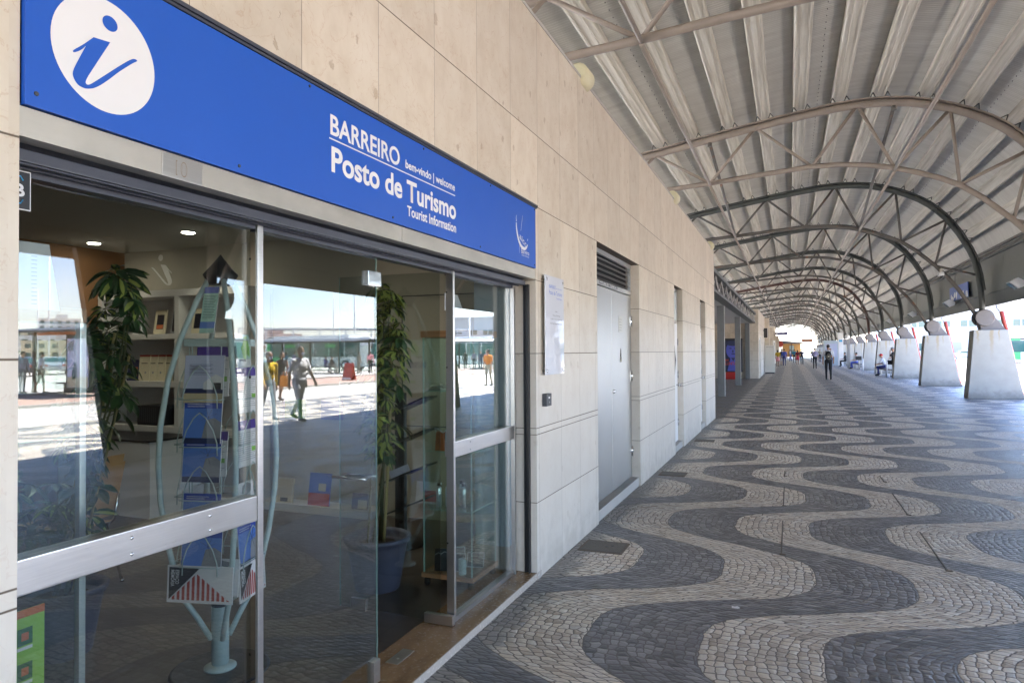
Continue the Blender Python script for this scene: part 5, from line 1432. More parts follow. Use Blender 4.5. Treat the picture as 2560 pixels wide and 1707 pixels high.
# ================================================================== PEOPLE
def seg_dist(p, a, c):
    ac = c - a; L2 = ac.length_squared
    t_ = 0 if L2 < 1e-9 else max(0, min(1, (p - a).dot(ac) / L2))
    return (p - (a + ac * t_)).length
def person(loc, face, label, shirt, pants, shoes='black', skin='skin', hair='hair', sleeve='short', leg='long', walk=0.0, sit=False, scale=1.0, detail=False, group=None, arm=None, lean=0.04, hat=None, skirt=None, vox=.018, thick=1.0, gl=None):
    """face: azimuth the person looks towards"""
    bones = []   # (p0, p1, r0, r1, mat)
    ells = []
    V3 = Vector
    hipz = .92
    def leg_(s, a, kb):
        h = V3((s * .092, 0, hipz)); k = h + V3((0, math.sin(a), -math.cos(a))) * .43
        b2 = a - kb; an = k + V3((0, math.sin(b2), -math.cos(b2))) * .41
        return h, k, an, b2
    if sit: L = [leg_(-1, D2R(88), D2R(100)), leg_(1, D2R(80), D2R(78))]
    else:
        L = [leg_(-1, walk * .42, .12 if walk >= 0 else .12 + abs(walk) * .5), leg_(1, -walk * .42, .12 if walk < 0 else .12 + abs(walk) * .5)]
        if walk == 0: L = [leg_(-1, .04, .04), leg_(1, -.03, .02)]
    mp = 'pants'
    for (h, k, an, b2) in L:
        kn = k
        bones.append((h, kn, .088 * thick, .058 * thick, 'pants' if leg != 'none' else 'skin'))
        lowm = 'pants' if leg == 'long' else 'skin'
        bones.append((kn, an, .056 * thick, .042 if leg == 'long' else .036, lowm))
        tdir = V3((0, math.cos(b2 * .5), min(0, math.sin(b2) * .5))).normalized()
        bones.append((an + V3((0, -.03, -.035)), an + tdir * .15 + V3((0, 0, -.05)), .042, .036, 'shoes'))
    R = Matrix.Rotation(-lean, 3, 'X')
    piv = V3((0, 0, hipz))
    up = lambda v: piv + R @ (V3(v) - piv)
    ells.append((V3((0, 0, .95)), (.158 * thick, .115 * thick, .12), 'pants'))
    ells.append((up((0, 0, 1.09)), (.145 * thick, .108 * thick, .15), 'shirt'))
    ells.append((up((0, .005, 1.27)), (.168 * thick, .118 * thick, .19), 'shirt'))
    ells.append((up((0, -.01, 1.36)), (.175, .095, .11), 'shirt'))
    bones.append((up((-.16, 0, 1.395)), up((.16, 0, 1.395)), .062, .062, 'shirt'))
    bones.append((up((0, -.01, 1.40)), up((0, .01, 1.54)), .058, .052, 'skin'))
    hc = up((0, .02, 1.615))
    ells.append((hc, (.073, .092, .112), 'skin')); ells.append((hc + V3((0, .028, -.055)), (.055, .06, .05), 'skin'))
    if detail:
        ells.append((hc + V3((0, .10, -.018)), (.012, .018, .022), 'skin'))
        for s in (-1, 1): ells.append((hc + V3((s * .077, -.005, -.01)), (.010, .018, .028), 'skin'))
    for s, idx in ((-1, 0), (1, 1)):
        sh = up((s * .185, 0, 1.385))
        if arm and arm.get(s) is not None:
            e_, w_ = arm[s]; e_ = up(e_); w_ = up(w_)
        else:
            sw = (-walk * .55 if s < 0 else walk * .55)
            if sit: e_ = sh + V3((s * .04, .10, -.26)); w_ = e_ + V3((-s * .07, .22, -.05))
            else:
                e_ = sh + V3((s * .055, math.sin(sw) * .28, -math.cos(sw) * .27)); b3 = sw + .3
                w_ = e_ + V3((-s * .0, math.sin(b3) * .25, -math.cos(b3) * .25))
        bones.append((sh, e_, .056, .043, 'shirt' if sleeve != 'none' else 'skin'))
        if sleeve == 'short':
            mid = sh + (e_ - sh) * .8
            bones[-1] = (sh, mid, .062, .052, 'shirt'); bones.append((mid, e_, .044, .040, 'skin'))
        bones.append((e_, w_, .040, .028, 'shirt' if sleeve == 'long' else 'skin'))
        d = (w_ - e_).normalized(); side = V3((1, 0, 0)); side = (side - d * side.dot(d)).normalized() if abs(d.x) < .95 else V3((0, 1, 0))
        fwd = d.cross(side).normalized() * (1 if True else -1)
        bones.append((w_, w_ + d * .075, .030, .034, 'skin'))
        if detail:
            for i, (off, ln) in enumerate(((-.027, .062), (-.009, .072), (.009, .068), (.026, .054))):
                q0 = w_ + d * .08 + fwd * off; q1 = q0 + d * ln * .55; q2 = q1 + (d * .8 - side * (s * .5)) * ln * .5
                bones.append((q0, q1, .0095, .009, 'skin')); bones.append((q1, q2, .009, .0075, 'skin'))
            q0 = w_ + d * .03 + fwd * .03; bones.append((q0, q0 + fwd * .025 + d * .03, .011, .010, 'skin')); q1 = q0 + fwd * .025 + d * .03; bones.append((q1, q1 + d * .03, .010, .008, 'skin'))
        else:
            bones.append((w_ + d * .075, w_ + d * .14 - side * (s * .02), .030, .016, 'skin'))
    zmin = min(min(bn[0].z - bn[2], bn[1].z - bn[3]) for bn in bones)
    dz = -zmin if not sit else -zmin
    b = MB()
    for p0, p1, r0_, r1_, m_ in bones:
        d = (p1 - p0); l = d.length; d.normalize()
        pts = [p0 - d * r0_ * .95, p0 - d * r0_ * .6, p0, p1, p1 + d * r1_ * .6, p1 + d * r1_ * .95]
        b.path(pts, [r0_ * .3, r0_ * .8, r0_, r1_, r1_ * .8, r1_ * .3], 12)
    for c_, r_, m_ in ells: b.ell(c_, r_, 14, 10)
    me0 = bpy.data.meshes.new('t'); me0.from_pydata(b.v, [], b.f); me0.update()
    o0 = bpy.data.objects.new('t', me0); COL.objects.link(o0)
    md = o0.modifiers.new('r', 'REMESH'); md.mode = 'VOXEL'; md.voxel_size = .009 if detail else vox
    ms = o0.modifiers.new('s', 'SMOOTH'); ms.factor = .5; ms.iterations = 2 if detail else 1
    dg = bpy.context.evaluated_depsgraph_get()
    me = bpy.data.meshes.new_from_object(o0.evaluated_get(dg))
    bpy.data.objects.remove(o0); bpy.data.meshes.remove(me0)
    mats = {'shirt': M[shirt], 'pants': M[pants], 'shoes': M[shoes], 'skin': M[skin]}
    order = ['shirt', 'pants', 'shoes', 'skin']
    me.materials.clear()
    for k in order: me.materials.append(mats[k])
    mi = []
    for f in me.polygons:
        p = f.center; best = (9, 0)
        for p0, p1, r0_, r1_, m_ in bones:
            dd = seg_dist(p, p0, p1) - (r0_ + r1_) / 2
            if dd < best[0]: best = (dd, m_)
        for c_, r_, m_ in ells:
            q = p - c_; rr2 = math.sqrt((q.x / r_[0]) ** 2 + (q.y / r_[1]) ** 2 + (q.z / r_[2]) ** 2); dd = (rr2 - 1) * min(r_)
            if dd < best[0]: best = (dd, m_)
        mi.append(order.index(best[1]))
    me.polygons.foreach_set('material_index', mi); me.polygons.foreach_set('use_smooth', [True] * len(mi))
    for v in me.vertices: v.co.z += dz
    o = empty('person', loc, label, 'person', group, rz=face - PI / 2)
    o.scale = (scale, scale, scale)
    bo = bpy.data.objects.new('body', me); COL.objects.link(bo); bo.parent = o
    hc2 = hc + V3((0, 0, dz))
    b = MB()
    if hat:
        b.ell(hc2 + V3((0, -.005, .052)), (.086, .10, .075), 14, 10); b.box((hc2.x - .06, hc2.y + .06, hc2.z + .03), (hc2.x + .06, hc2.y + .16, hc2.z + .042), .004); b.build('cap', M[hat], o)
    else:
        b.ell(hc2 + V3((0, -.018, .030)), (.082, .092, .097), 14, 10)
        if hair == 'hair_long': b.ell(hc2 + V3((0, -.06, -.06)), (.075, .05, .13), 12, 8)
        b.build('hair', M['hair' if hair == 'hair_long' else hair], o)
    if detail:
        b = MB()
        for s in (-1, 1): b.ell(hc2 + V3((s * .028, .082, .005)), (.010, .008, .007), 8, 6)
        b.build('eyes', M['black'], o)
        b = MB(); b.ell(hc2 + V3((0, .068, -.052)), (.048, .042, .042), 12, 8); b.build('face_mask', M['lf_pale'], o)
    if skirt:
        b = MB(); zz = .98 + dz
        b.lathe([(.13, .04), (.165, -.06), (.19, -.25), (.215, -.44), (.20, -.44)], (0, 0, zz), 20); b.build('skirt', M[skirt], o)
    if gl: pass
    return o, hc2, dz
CLO = dict(c_white=(.62, .62, .66), c_yellow=(.62, .40, .02), c_purple=(.30, .27, .42), c_navy=(.02, .025, .07), c_black=(.015, .015, .018), c_orange=(.60, .20, .02), c_red=(.22, .03, .04), c_pink=(.60, .25, .27), c_hotpink=(.60, .05, .09), c_teal=(.03, .20, .30), c_blue=(.06, .09, .38), c_jeans=(.035, .045, .17), c_grey=(.26, .27, .30), c_ltgrey=(.42, .44, .50), c_redcap=(.55, .02, .03), c_hivis=(.45, .60, .03), c_mustard=(.42, .28, .02), c_khaki=(.30, .27, .20))
for k_, c_ in CLO.items(): M[k_] = plain(k_, c_, .85, var=.1)
N_ = PI / 2; SO = -PI / 2; W_ = PI; E_ = 0.0
person((3.55, 40.3, 0), N_, 'man walking away in black trousers, wearing a black backpack, nearest in the walkway', 'c_white', 'c_black', walk=.35, scale=1.09, vox=.014)
bp_ = empty('backpack', (3.55, 40.27, .08), 'black and grey backpack on the nearest walking man', 'backpack')
b = MB(); b.ell((0, -.19, 1.22), (.155, .095, .25), 16, 12); b.build('pack', M['c_black'], bp_)
b = MB(); b.path([(.09 * math.sin(a * PI / 6) * 1.1, -.285, 1.17 - .14 * math.cos(a * PI / 6)) for a in range(12)], .012, 6, closed=True); b.box((-.05, -.292, 1.12), (.05, -.27, 1.24), .01); b.build('grey_trim', M['c_khaki'], bp_)
b = MB()
for s in (-1, 1): b.path([(s * .10, -.12, 1.42), (s * .12, .0, 1.47), (s * .12, .12, 1.38), (s * .13, .10, 1.2), (s * .14, -.05, 1.08)], .018, 6)
b.build('strap', M['c_black'], bp_)
person((4.62, 60, 0), SO, 'person in an orange shirt partly behind the backpack man', 'c_orange', 'c_navy', walk=-.2)
person((3.61, 63.8, 0), N_, 'man in a pale purple shirt and black trousers walking away', 'c_purple', 'c_black', walk=-.35, scale=1.03)
person((2.89, 83.7, 0), N_, 'person in navy, rightmost of the far group walking side by side', 'c_navy', 'c_black', walk=.3, sleeve='long')
person((2.45, 83.7, 0), N_, 'woman in a dark red top and bright pink skirt in the far group', 'c_red', 'c_red', leg='none', skirt='c_hotpink', hair='hair_long', scale=.94)
person((2.16, 92.0, 0), N_, 'person in a teal and black top standing beyond the pink skirt woman', 'c_teal', 'c_black')
person((1.70, 112.0, 0), W_, 'small far figure in a white top and blue trousers', 'c_white', 'c_blue', walk=.3)
person((1.10, 76.0, 0), N_, 'person in a bright blue jacket near the stone wall', 'c_blue', 'c_jeans', walk=.2, sleeve='long')
person((0.86, 77.5, 0), N_, 'person in black behind the blue jacket', 'c_black', 'c_grey', leg='short', walk=-.2)
person((0.52, 72.9, 0), N_, 'woman in a mustard top and pale pink skirt beside the wall', 'c_mustard', 'c_black', leg='none', skirt='c_pink', hair='hair_long', scale=.95)
person((5.35, 100, 0), SO, 'small far figure in a dark green jacket near the piers', 'c_khaki', 'c_black')
person((4.4, 100, 0), N_, 'small far figure in a hi-vis yellow vest', 'c_hivis', 'c_black')
person((7.0, 46.9, -.0), D2R(158), 'seated man in a red cap looking at his phone on the bench', 'c_ltgrey', 'c_jeans', sit=True, lean=.32, hat='c_redcap', vox=.014)
person((7.25, 45.3, 0), D2R(170), 'standing man in black with a hand at his ear beside a pier', 'c_black', 'c_black', hat='c_grey', arm={-1: ((-.22, .16, 1.20), (-.10, .15, 1.46)), 1: ((.24, .05, 1.16), (.05, .20, 1.10))}, vox=.014)
bg = empty('shoulder_bag', (7.08, 45.45, 0), 'black bag hanging at the side of the man in black', 'bag')
b = MB(); b.box((-.14, -.08, .72), (.14, .08, .98), .05); b.build('bag_body', M['c_black'], bg)
b = MB(); b.path([(-.1, 0, .96), (0, 0, 1.10), (.1, 0, .96)], .01, 6); b.build('strap', M['c_black'], bg)
person((6.85, 64.2, 0), W_, 'seated person in a white top between the far piers', 'c_white', 'c_blue', sit=True, hair='hair')
person((6.55, 72.6, 0), W_, 'dark seated figure with outstretched legs by the white pillar', 'c_black', 'c_black', sit=True)
# people out on the sunlit plaza, mirrored in the shop glass
person((8.76, 13.05, 0), D2R(190), 'man in a white shirt and pale jeans, mirrored in the door glass', 'c_white', 'c_ltgrey', skin='skin_dark', walk=.55, detail=True, scale=1.02, thick=1.15)
sb = empty('shoulder_bag', (8.76, 13.05, 0), 'dark shoulder bag with long strap on the man in the white shirt', 'bag')
b = MB(); b.box((-.06, .12, .78), (.08, .22, .95), .03); b.build('bag_body', M['c_black'], sb)
b = MB(); b.path([(0, .18, .93), (-.12, .16, 1.15), (-.13, -.02, 1.40), (0, -.17, 1.47), (.12, -.04, 1.32), (.10, .14, 1.1), (.02, .18, .93)], .009, 6); b.build('strap', M['c_black'], sb)
person((9.62, 12.98, 0), D2R(200), 'woman in a yellow jacket and grey trousers, mirrored beside the first post', 'c_yellow', 'c_grey', sleeve='long', walk=-.5, detail=True, hair='hair_grey', scale=.95)
person((14.0, 18.5, 0), D2R(190), 'woman in a black dress with a tan bag, mirrored behind the yellow jacket', 'c_black', 'c_black', sleeve='none', leg='none', skirt='c_black', walk=.3, hair='hair_long', scale=.95)
tb = empty('tan_bag', (13.72, 18.35, 0), 'square tan shopping bag carried behind the yellow jacket', 'bag')
b = MB(); b.box((-.17, -.06, .48), (.17, .06, .84), .01); b.build('bag_body', M['c_orange'], tb); b = MB(); b.path([(-.08, 0, .84), (-.05, 0, .96), (.05, 0, .96), (.08, 0, .84)], .008, 5); b.build('handle', M['c_orange'], tb)
for i, (x, y, f_, sh, pa, kw, lb) in enumerate((
    (28.3, 45.1, 1.2, 'c_pink', 'c_black', dict(sleeve='long'), 'person in a pink coat mirrored at the edge of the fixed glass'),
    (31.6, 44.6, 3, 'c_black', 'c_khaki', dict(sit=True), 'seated dark figure under the long bus shelter'),
    (32.4, 44.9, 3, 'c_blue', 'c_jeans', dict(sit=True), 'seated figure in blue under the long bus shelter'),
    (29.6, 45.4, 2, 'c_khaki', 'c_khaki', dict(), 'person in beige standing under the end of the long shelter'),
    (37.6, 44.6, 3, 'c_grey', 'c_jeans', dict(), 'person in grey at the left end of the long shelter'),
    (36.6, 45.2, 2, 'c_teal', 'c_blue', dict(walk=.2), 'person in teal and blue under the long shelter'),
    (35.6, 45.0, 2, 'c_purple', 'c_black', dict(), 'person in purple under the long shelter'),
    (26.7, 58.6, 1, 'c_black', 'c_black', dict(sleeve='long'), 'dark figure waiting, mirrored in the right window'),
    (25.9, 58.9, 1, 'c_grey', 'c_black', dict(), 'grey figure waiting, mirrored in the right window'),
    (25.0, 58.4, 4, 'c_navy', 'c_navy', dict(), 'navy figure waiting, mirrored in the right window'),
    (24.6, 58.9, 4, 'c_ltgrey', 'c_navy', dict(), 'pale grey figure in the queue of the right window'),
    (11.2, 29.4, -1.4, 'c_orange', 'c_khaki', dict(walk=.2), 'person in orange mirrored at the edge of the right window'),
    (27.4, 18.5, 3, 'c_ltgrey', 'c_grey', dict(sleeve='long'), 'grey figure standing inside the near bus shelter'),
    (27.0, 19.0, 2, 'c_white', 'c_black', dict(leg='short', walk=.4), 'man in a white shirt and black shorts by the near bus shelter'))):
    person((x, y, 0), f_, lb, sh, pa, vox=.022, **kw)

# ---- benches, bins, posts between the piers
def bench(y0, y1, label):
    o = empty('bench', (6.95, y0, 0), label, 'bench', 'benches between the piers')
    L = y1 - y0
    b = MB(); b.box((-.20, .1, .40), (.22, L - .1, .46), .01); b.build('seat', dyn('bench_wood', (.12, .10, .08), .6), o)
    for yy in (.5, L / 2, L - .5):
        b = MB(); b.box((-.15, yy - .03, 0), (-.11, yy + .03, .40)); b.box((.13, yy - .03, 0), (.17, yy + .03, .40)); b.box((-.11, yy - .03, .34), (.13, yy + .03, .38)); b.build('leg', M['steel'], o)
    b = MB(); b.lathe([(.045, 0), (.045, .92), (.03, .94)], (-.16, -.35, 0), 12); b.build('end_post', M['white'], o)
    return o
bench(YK(2) - 1.6 + 3.0, YK(3) - 1.9, 'bench with the seated man in the red cap')
bench(YK(4) + .9, YK(5) - 1.9, 'empty bench between the fifth and sixth piers')
bn = empty('litter_bin', (6.55, 57.9, 0), 'black litter bin on a white post in front of the far piers', 'bin')
b = MB(); b.lathe([(.045, 0), (.045, .95)], (.2, 0, 0), 10); b.build('post', M['white'], bn)
b = MB(); b.box((-.28, -.12, .82), (.12, .12, 1.12), .03); b.build('bin_body', M['black'], bn)
wp = empty('white_pillar', (0, 0, 0), 'square white pillar standing in front of the far piers', 'pillar')
b = MB(); b.box((6.02, 73.8, 0), (6.48, 74.3, 3.3), .01); b.build('shaft', M['white'], wp)
b = MB(); b.box((6.10, 73.79, 2.4), (6.4, 73.799, 2.6)); b.build('cyan_badge', M['cyan'], wp)
gp2 = empty('grey_lamp_post', (0, 0, 0), 'grey square post with a globe lamp before the far piers', 'lamp post')
b = MB(); b.box((6.30, 66.4, 0), (6.52, 66.65, 2.7), .01); b.build('shaft', dyn('post_grey2', (.26, .25, .24), .6), gp2)
b = MB(); b.ell((6.30, 66.4, 2.75), (.2, .2, .2)); b.build('globe', M['white'], gp2)
gk = empty('glazed_booth', (0, 0, 0), 'white glazed booth beyond the orange-shirted person', 'booth')
b = MB(); b.box((5.0, 79.6, 0), (6.4, 81.2, 2.6), .02); b.build('booth_body', M['paleblue'], gk)
b = MB(); b.box((5.15, 79.58, .9), (6.25, 79.595, 2.3)); b.build('booth_pane', M['lf_pale'], gk)

# ---- cabinet by the wall, screens, poster stand
cb = empty('white_cabinet', (0, 0, 0), 'tall white freestanding cabinet beside the stone wall', 'cabinet')
b = MB(); b.box((.03, 50, .10), (.68, 50.9, 1.95), .015); b.build('cabinet_body', M['offwhite'], cb)
b = MB(); b.box((.06, 50.05, 0), (.65, 50.85, .0995)); b.build('cabinet_plinth', M['darkgrey'], cb)
text('small_print', 'BANCO', (.14, 49.998, 1.80), (1, 0, 0), (0, 0, 1), .42, .05, M['darkgrey'], cb)
sc_ = empty('hanging_screen', (0, 0, 0), 'double sided information screen mounted high on the stone wall', 'screen')
b = MB(); b.box((.05, 48.45, 2.45), (.28, 48.6, 3.08), .01); b.build('screen_case', M['black'], sc_); b = MB(); b.box((.281, 48.44, 2.40), (.30, 48.61, 3.10)); b.build('screen_face', M['white'], sc_)
b = MB(); b.box((.0, 48.5, 2.9), (.05, 48.55, 2.96)); b.build('wall_arm', M['darkgrey'], sc_)
ss = empty('hanging_sign', (0, 0, 0), 'dark blue direction sign sticking out from the far wall', 'sign')
b = MB(); b.box((.30, 73.9, 3.15), (1.45, 73.98, 3.42), .01); b.build('sign_box', dyn('dark_blue', (.03, .025, .14), .4), ss); b = MB(); b.ell((.42, 73.89, 3.27), (.07, .006, .07)); b.build('arrow_dot', M['white'], ss)
rs = empty('round_red_sign', (0, 0, 0), 'red round sign on the far wall above the walkers', 'sign')
b = MB(); b.lathe([(.36, 0), (.40, .04), (.36, .1)], (.45, 98, 2.45), 24, 'y'); b.build('disc', M['lf_red'], rs); b = MB(); b.box((0, 98.02, 2.4), (.1, 98.06, 2.5)); b.build('arm', M['darkgrey'], rs)
mu_ = empty('poster_stand', (-1.30, 40.0, 0), 'illuminated poster stand with blue portrait on a red foot', 'poster stand')
b = MB(); b.box((-.52, -.08, .40), (.52, .08, 2.28), .02); b.build('frame', M['black'], mu_)
b = MB(); b.box((-.40, -.07, 0), (.22, .07, .40), .03); b.build('foot', dyn('signal_red', (.40, .01, .01), .4), mu_)
b = MB(); flat(b, -.47, .47, .46, 2.16, -.083); b.build('poster', dyn('poster_dark', (.01, .015, .05), .4), mu_, fix=False)
def pell(b, cx, cz, rx, rz, y, n=20): b.poly([(cx + rx * math.cos(2 * PI * i / n), y, cz + rz * math.sin(2 * PI * i / n)) for i in range(n)])
b = MB(); pell(b, 0, 1.62, .36, .48, -.085); b.poly([(-.3, -.0845, .46), (-.12, -.0845, 1.25), (.2, -.0845, 1.25), (.44, -.0845, .46)]); b.build('portrait', dyn('portrait_blue', (.08, .10, .48), .4), mu_, fix=False)
b = MB(); pell(b, -.13, 1.72, .07, .03, -.0865); pell(b, .13, 1.72, .07, .03, -.0865); pell(b, .02, 1.42, .11, .03, -.0865); pell(b, 0, 1.56, .04, .08, -.0862); b.poly([(-.1, -.0866, 1.2), (.12, -.0866, 1.2), (.02, -.0866, 1.0)]); b.build('portrait_shade', M['lf_navy'], mu_, fix=False)
b = MB(); pell(b, 0, 2.0, .34, .15, -.0868); b.build('portrait_hair', M['lf_navy'], mu_, fix=False)
text('poster_lettering', 'SIM', (-.44, -.088, 1.02), (1, 0, 0), (0, 0, 1), .20, .10, M['lf_red'], mu_, bold=.03)
text('poster_lettering', 'LUNTA', (-.42, -.088, .80), (1, 0, 0), (0, 0, 1), .62, .16, M['lf_red'], mu_, bold=.03)
# covers in the paving, litter
def cover(x, y, w_, d_, lab, a=0):
    o = empty('access_cover', (x, y, 0), lab, 'cover', 'metal covers in the paving', rz=a)
    b = MB(); b.box((-w_ / 2, -d_ / 2, -.01), (w_ / 2, d_ / 2, .005)); b.build('frame', dyn('rusty_iron', (.13, .10, .075), .7, bump=.5, scale=30), o)
    b = MB(); b.box((-w_ / 2 + .02, -d_ / 2 + .02, .005), (w_ / 2 - .02, d_ / 2 - .02, .007)); b.build('plate', dyn('iron_plate', (.11, .10, .085), .65, bump=.8, scale=60), o)
    b = MB(); b.lathe([(.015, .007), (.015, .0085)], (.02, 0, 0), 10); b.lathe([(.012, .007), (.012, .0085)], (.06, .03, 0), 10); b.build('lift_hole', M['black'], o)
cover(.235, 5.44, .36, .32, 'near square iron access cover beside the wall')
cover(.235, 8.97, .33, .30, 'farther square iron access cover beside the wall')
cover(.235, 12.5, .33, .30, 'farthest iron access cover beside the wall')
i = 0
for y0, y1 in ((5.72, 6.86), (7.52, 8.58), (9.3, 9.72)):
    for x in (1.57, 2.68):
        o = empty('slot_drain', (x, y0, 0), ('near', 'middle', 'far')[i // 2] + ' thin dark metal slot in the ' + ('left' if x < 2 else 'right') + ' row set in the waves', 'drain slot', 'thin slots set in the paving'); i += 1
        b = MB(); b.box((-.0055, 0, -.01), (.0055, y1 - y0, .003)); b.build('slot', dyn('iron_plate', (.11, .10, .085)), o)
        b = MB(); b.box((-.012, -.0, -.01), (.03, .03, .0032)); b.build('end_cap', M['rusty_iron'], o)
b = MB(); b.prism([(-.02, -.015, .004), (.015, -.02, .006), (.028, .0, .004), (.01, .018, .008), (-.005, .01, .004), (-.022, .012, .007)], (0, 0, .001)); o = b.build('paper_scrap', M['lf_white'], loc=(1.32, 4.44, 0)); tag(o, 'small crumpled white paper scrap lying on the dark waves', 'litter')

# ================================================================== PLAZA (mirrored in the glass, and seen right of the piers)
def wheel(parent, x, y, z, r, wdt, axis='y'):
    b = MB(); b.lathe([(r * .7, -wdt / 2), (r * .95, -wdt / 2), (r, -wdt * .35), (r, wdt * .35), (r * .95, wdt / 2), (r * .7, wdt / 2)], (x, y, z), 24, axis); o = b.build('wheel', M['rubber'], parent)
    b = MB(); b.lathe([(r * .15, -wdt / 2 - .01), (r * .62, -wdt / 2 - .004), (r * .7, -wdt / 2 + .02), (r * .7, wdt / 2 - .02), (r * .62, wdt / 2 + .004), (r * .15, wdt / 2 + .01)], (x, y, z), 16, axis); b.build('rim', M['alu'], o)
def bus(loc, rz, label, top='white', low='bus_green'):
    """local x = length (front at +x), side seen at -y"""
    o = empty('bus', loc, label, 'bus', 'buses on the plaza', rz=rz)
    L, Wd, H = 11.8, 2.5, 3.0
    b = MB(); b.box((-L / 2, -Wd / 2, .35), (L / 2, Wd / 2, H), .12); b.build('body', M['bus_white'], o)
    b = MB(); b.box((-L / 2 + .6, -Wd / 2 + .3, H), (L / 2 - 2.5, Wd / 2 - .3, H + .25), .08); b.build('roof_pod', M['bus_white'], o)
    for s in (-1, 1):
        y = s * (Wd / 2 + .006)
        for i in range(6):
            x0 = -L / 2 + .45 + i * 1.72
            if s < 0 and i in (3, 5): continue
            b = MB(); b.box((x0, y - .01, 1.25), (x0 + 1.62, y + .01, 2.55), .003); b.build('window', M['bus_glass'], o)
        b = MB(); b.box((-L / 2 + .1, y - .004, .45), (-L / 2 + 1.6, y + .004, 2.7)); b.build('green_stripe', M['bus_green'], o)
        b = MB(); b.box((-L / 2 + .45, y - .003, 2.60), (L / 2 - .6, y + .003, 2.80)); b.build('dark_band', M['darkgrey'], o)
    for x0 in (-L / 2 + .45 + 3 * 1.72, -L / 2 + .45 + 5 * 1.72):
        for q in (0, 1):
            b = MB(); b.box((x0 + .1 + q * .66, -Wd / 2 - .02, .42), (x0 + .72 + q * .66, -Wd / 2 - .006, 2.5), .003); d_ = b.build('door', M['darkgrey'], o)
            b = MB(); b.box((x0 + .17 + q * .66, -Wd / 2 - .026, .6), (x0 + .65 + q * .66, -Wd / 2 - .0205, 2.4)); b.build('door_pane', M['bus_glass'], d_)
    b = MB(); b.box((L / 2 - .02, -1.12, 1.1), (L / 2 + .012, 1.12, 2.45), .01); b.build('windscreen', M['bus_glass'], o)
    b = MB(); b.box((L / 2 - .02, -.9, 2.52), (L / 2 + .014, .9, 2.85)); b.build('destination_display', M['black'], o)
    b = MB(); b.box((L / 2 - .01, -1.2, .38), (L / 2 + .05, 1.2, .62), .03); b.build('bumper', M['darkgrey'], o)
    for s in (-1, 1):
        b = MB(); b.box((L / 2 - .005, s * .95 - .16, .72), (L / 2 + .02, s * .95 + .16, .90), .01); b.build('headlight', M['chrome'], o)
        b = MB(); b.path([(L / 2 - .1, s * 1.2, 2.7), (L / 2 + .25, s * 1.35, 2.65), (L / 2 + .28, s * 1.38, 2.2)], .025, 6); b.box((L / 2 + .2, s * 1.38 - .1, 1.95), (L / 2 + .32, s * 1.38 + .1, 2.35), .03); b.build('mirror', M['black'], o)
    for x in (-L / 2 + 3.2, L / 2 - 2.7):
        for s in (-1, 1): wheel(o, x, s * (Wd / 2 - .14), .48, .48, .30)
    return o
M['bus_white'] = plain('bus_paint', (.66, .68, .68), .3, var=.03); M['bus_green'] = plain('bus_green_paint', (.05, .42, .12), .35)
bus((38.8, 53.2, 0), PI, 'white bus with green stripe standing broadside behind the long shelter')
bus((40.4, 41.6, 0), -N_ - .35, 'bus facing the shop, mirrored behind the leaflet rack')
bus((29.0, 65.5, 0), PI, 'white bus broadside, mirrored in the right window behind the queue')
bus((29.6, 92.5, 0), 0, 'bus standing across the road at the right edge, past the nearest pier')
def car(loc, rz, label, col):
    o = empty('parked_car', loc, label, 'car', 'parked cars beyond the bus lanes', rz=rz)
    b = MB()
    pr = [(-2.1, .35), (-2.12, .75), (-1.95, .92), (-1.2, .98), (-.75, 1.38), (.5, 1.42), (1.15, .98), (1.95, .85), (2.12, .65), (2.1, .32)]
    b.prism([(x, -.84, z) for x, z in pr], (0, 1.68, 0)); bo = b.build('body', col, o)
    md = bo.modifiers.new('b', 'BEVEL'); md.width = .06; md.segments = 2
    for s in (-1, 1):
        b = MB(); b.prism([(x, s * .845, z) for x, z in ((-1.05, 1.0), (-.70, 1.32), (.45, 1.35), (.95, 1.0))], (0, s * .006, 0)); b.build('side_window', M['bus_glass'], o)
        for x in (-1.3, 1.3): wheel(o, x, s * .78, .31, .31, .2)
        b = MB(); b.box((2.06, s * .6 - .15, .62), (2.125, s * .6 + .15, .76), .02); b.build('headlight', M['chrome'], o)
        b = MB(); b.box((-2.13, s * .6 - .12, .68), (-2.07, s * .6 + .12, .86), .02); b.build('tail_light', M['lf_red'], o)
    b = MB(); b.poly([(.54, -.72, 1.40), (1.12, -.76, 1.005), (1.12, .76, 1.005), (.54, .72, 1.40)]); b.build('windscreen', M['bus_glass'], o)
    b = MB(); b.poly([(-.79, -.72, 1.36), (-1.18, -.76, 1.0), (-1.18, .76, 1.0), (-.79, .72, 1.36)]); b.build('rear_window', M['bus_glass'], o)
    return o
CC = [plain('car_silver', (.45, .47, .50), .25, metal=.5), plain('car_dark', (.03, .035, .05), .25), plain('car_white', (.62, .62, .62), .3), plain('car_blue', (.03, .06, .16), .25)]
for i, (x, y, c_, lb) in enumerate(((54.5, 38.2, 0, 'silver car, rear turned to the shop, mirrored beside the shelter post'), (52.0, 34.0, 1, 'dark car to the left of the silver one'), (57.0, 42.5, 3, 'dark blue car to the right of the silver one'), (60.5, 36, 2, 'white car in the row behind the silver one'), (64.0, 42, 1, 'black car in the back row of the car park'), (66, 48, 0, 'silver car at the far end of the back row'), (50, 29, 2, 'white car nearest the shelter in the car park'))):
    car((x, y, 0), .6, lb, CC[c_])
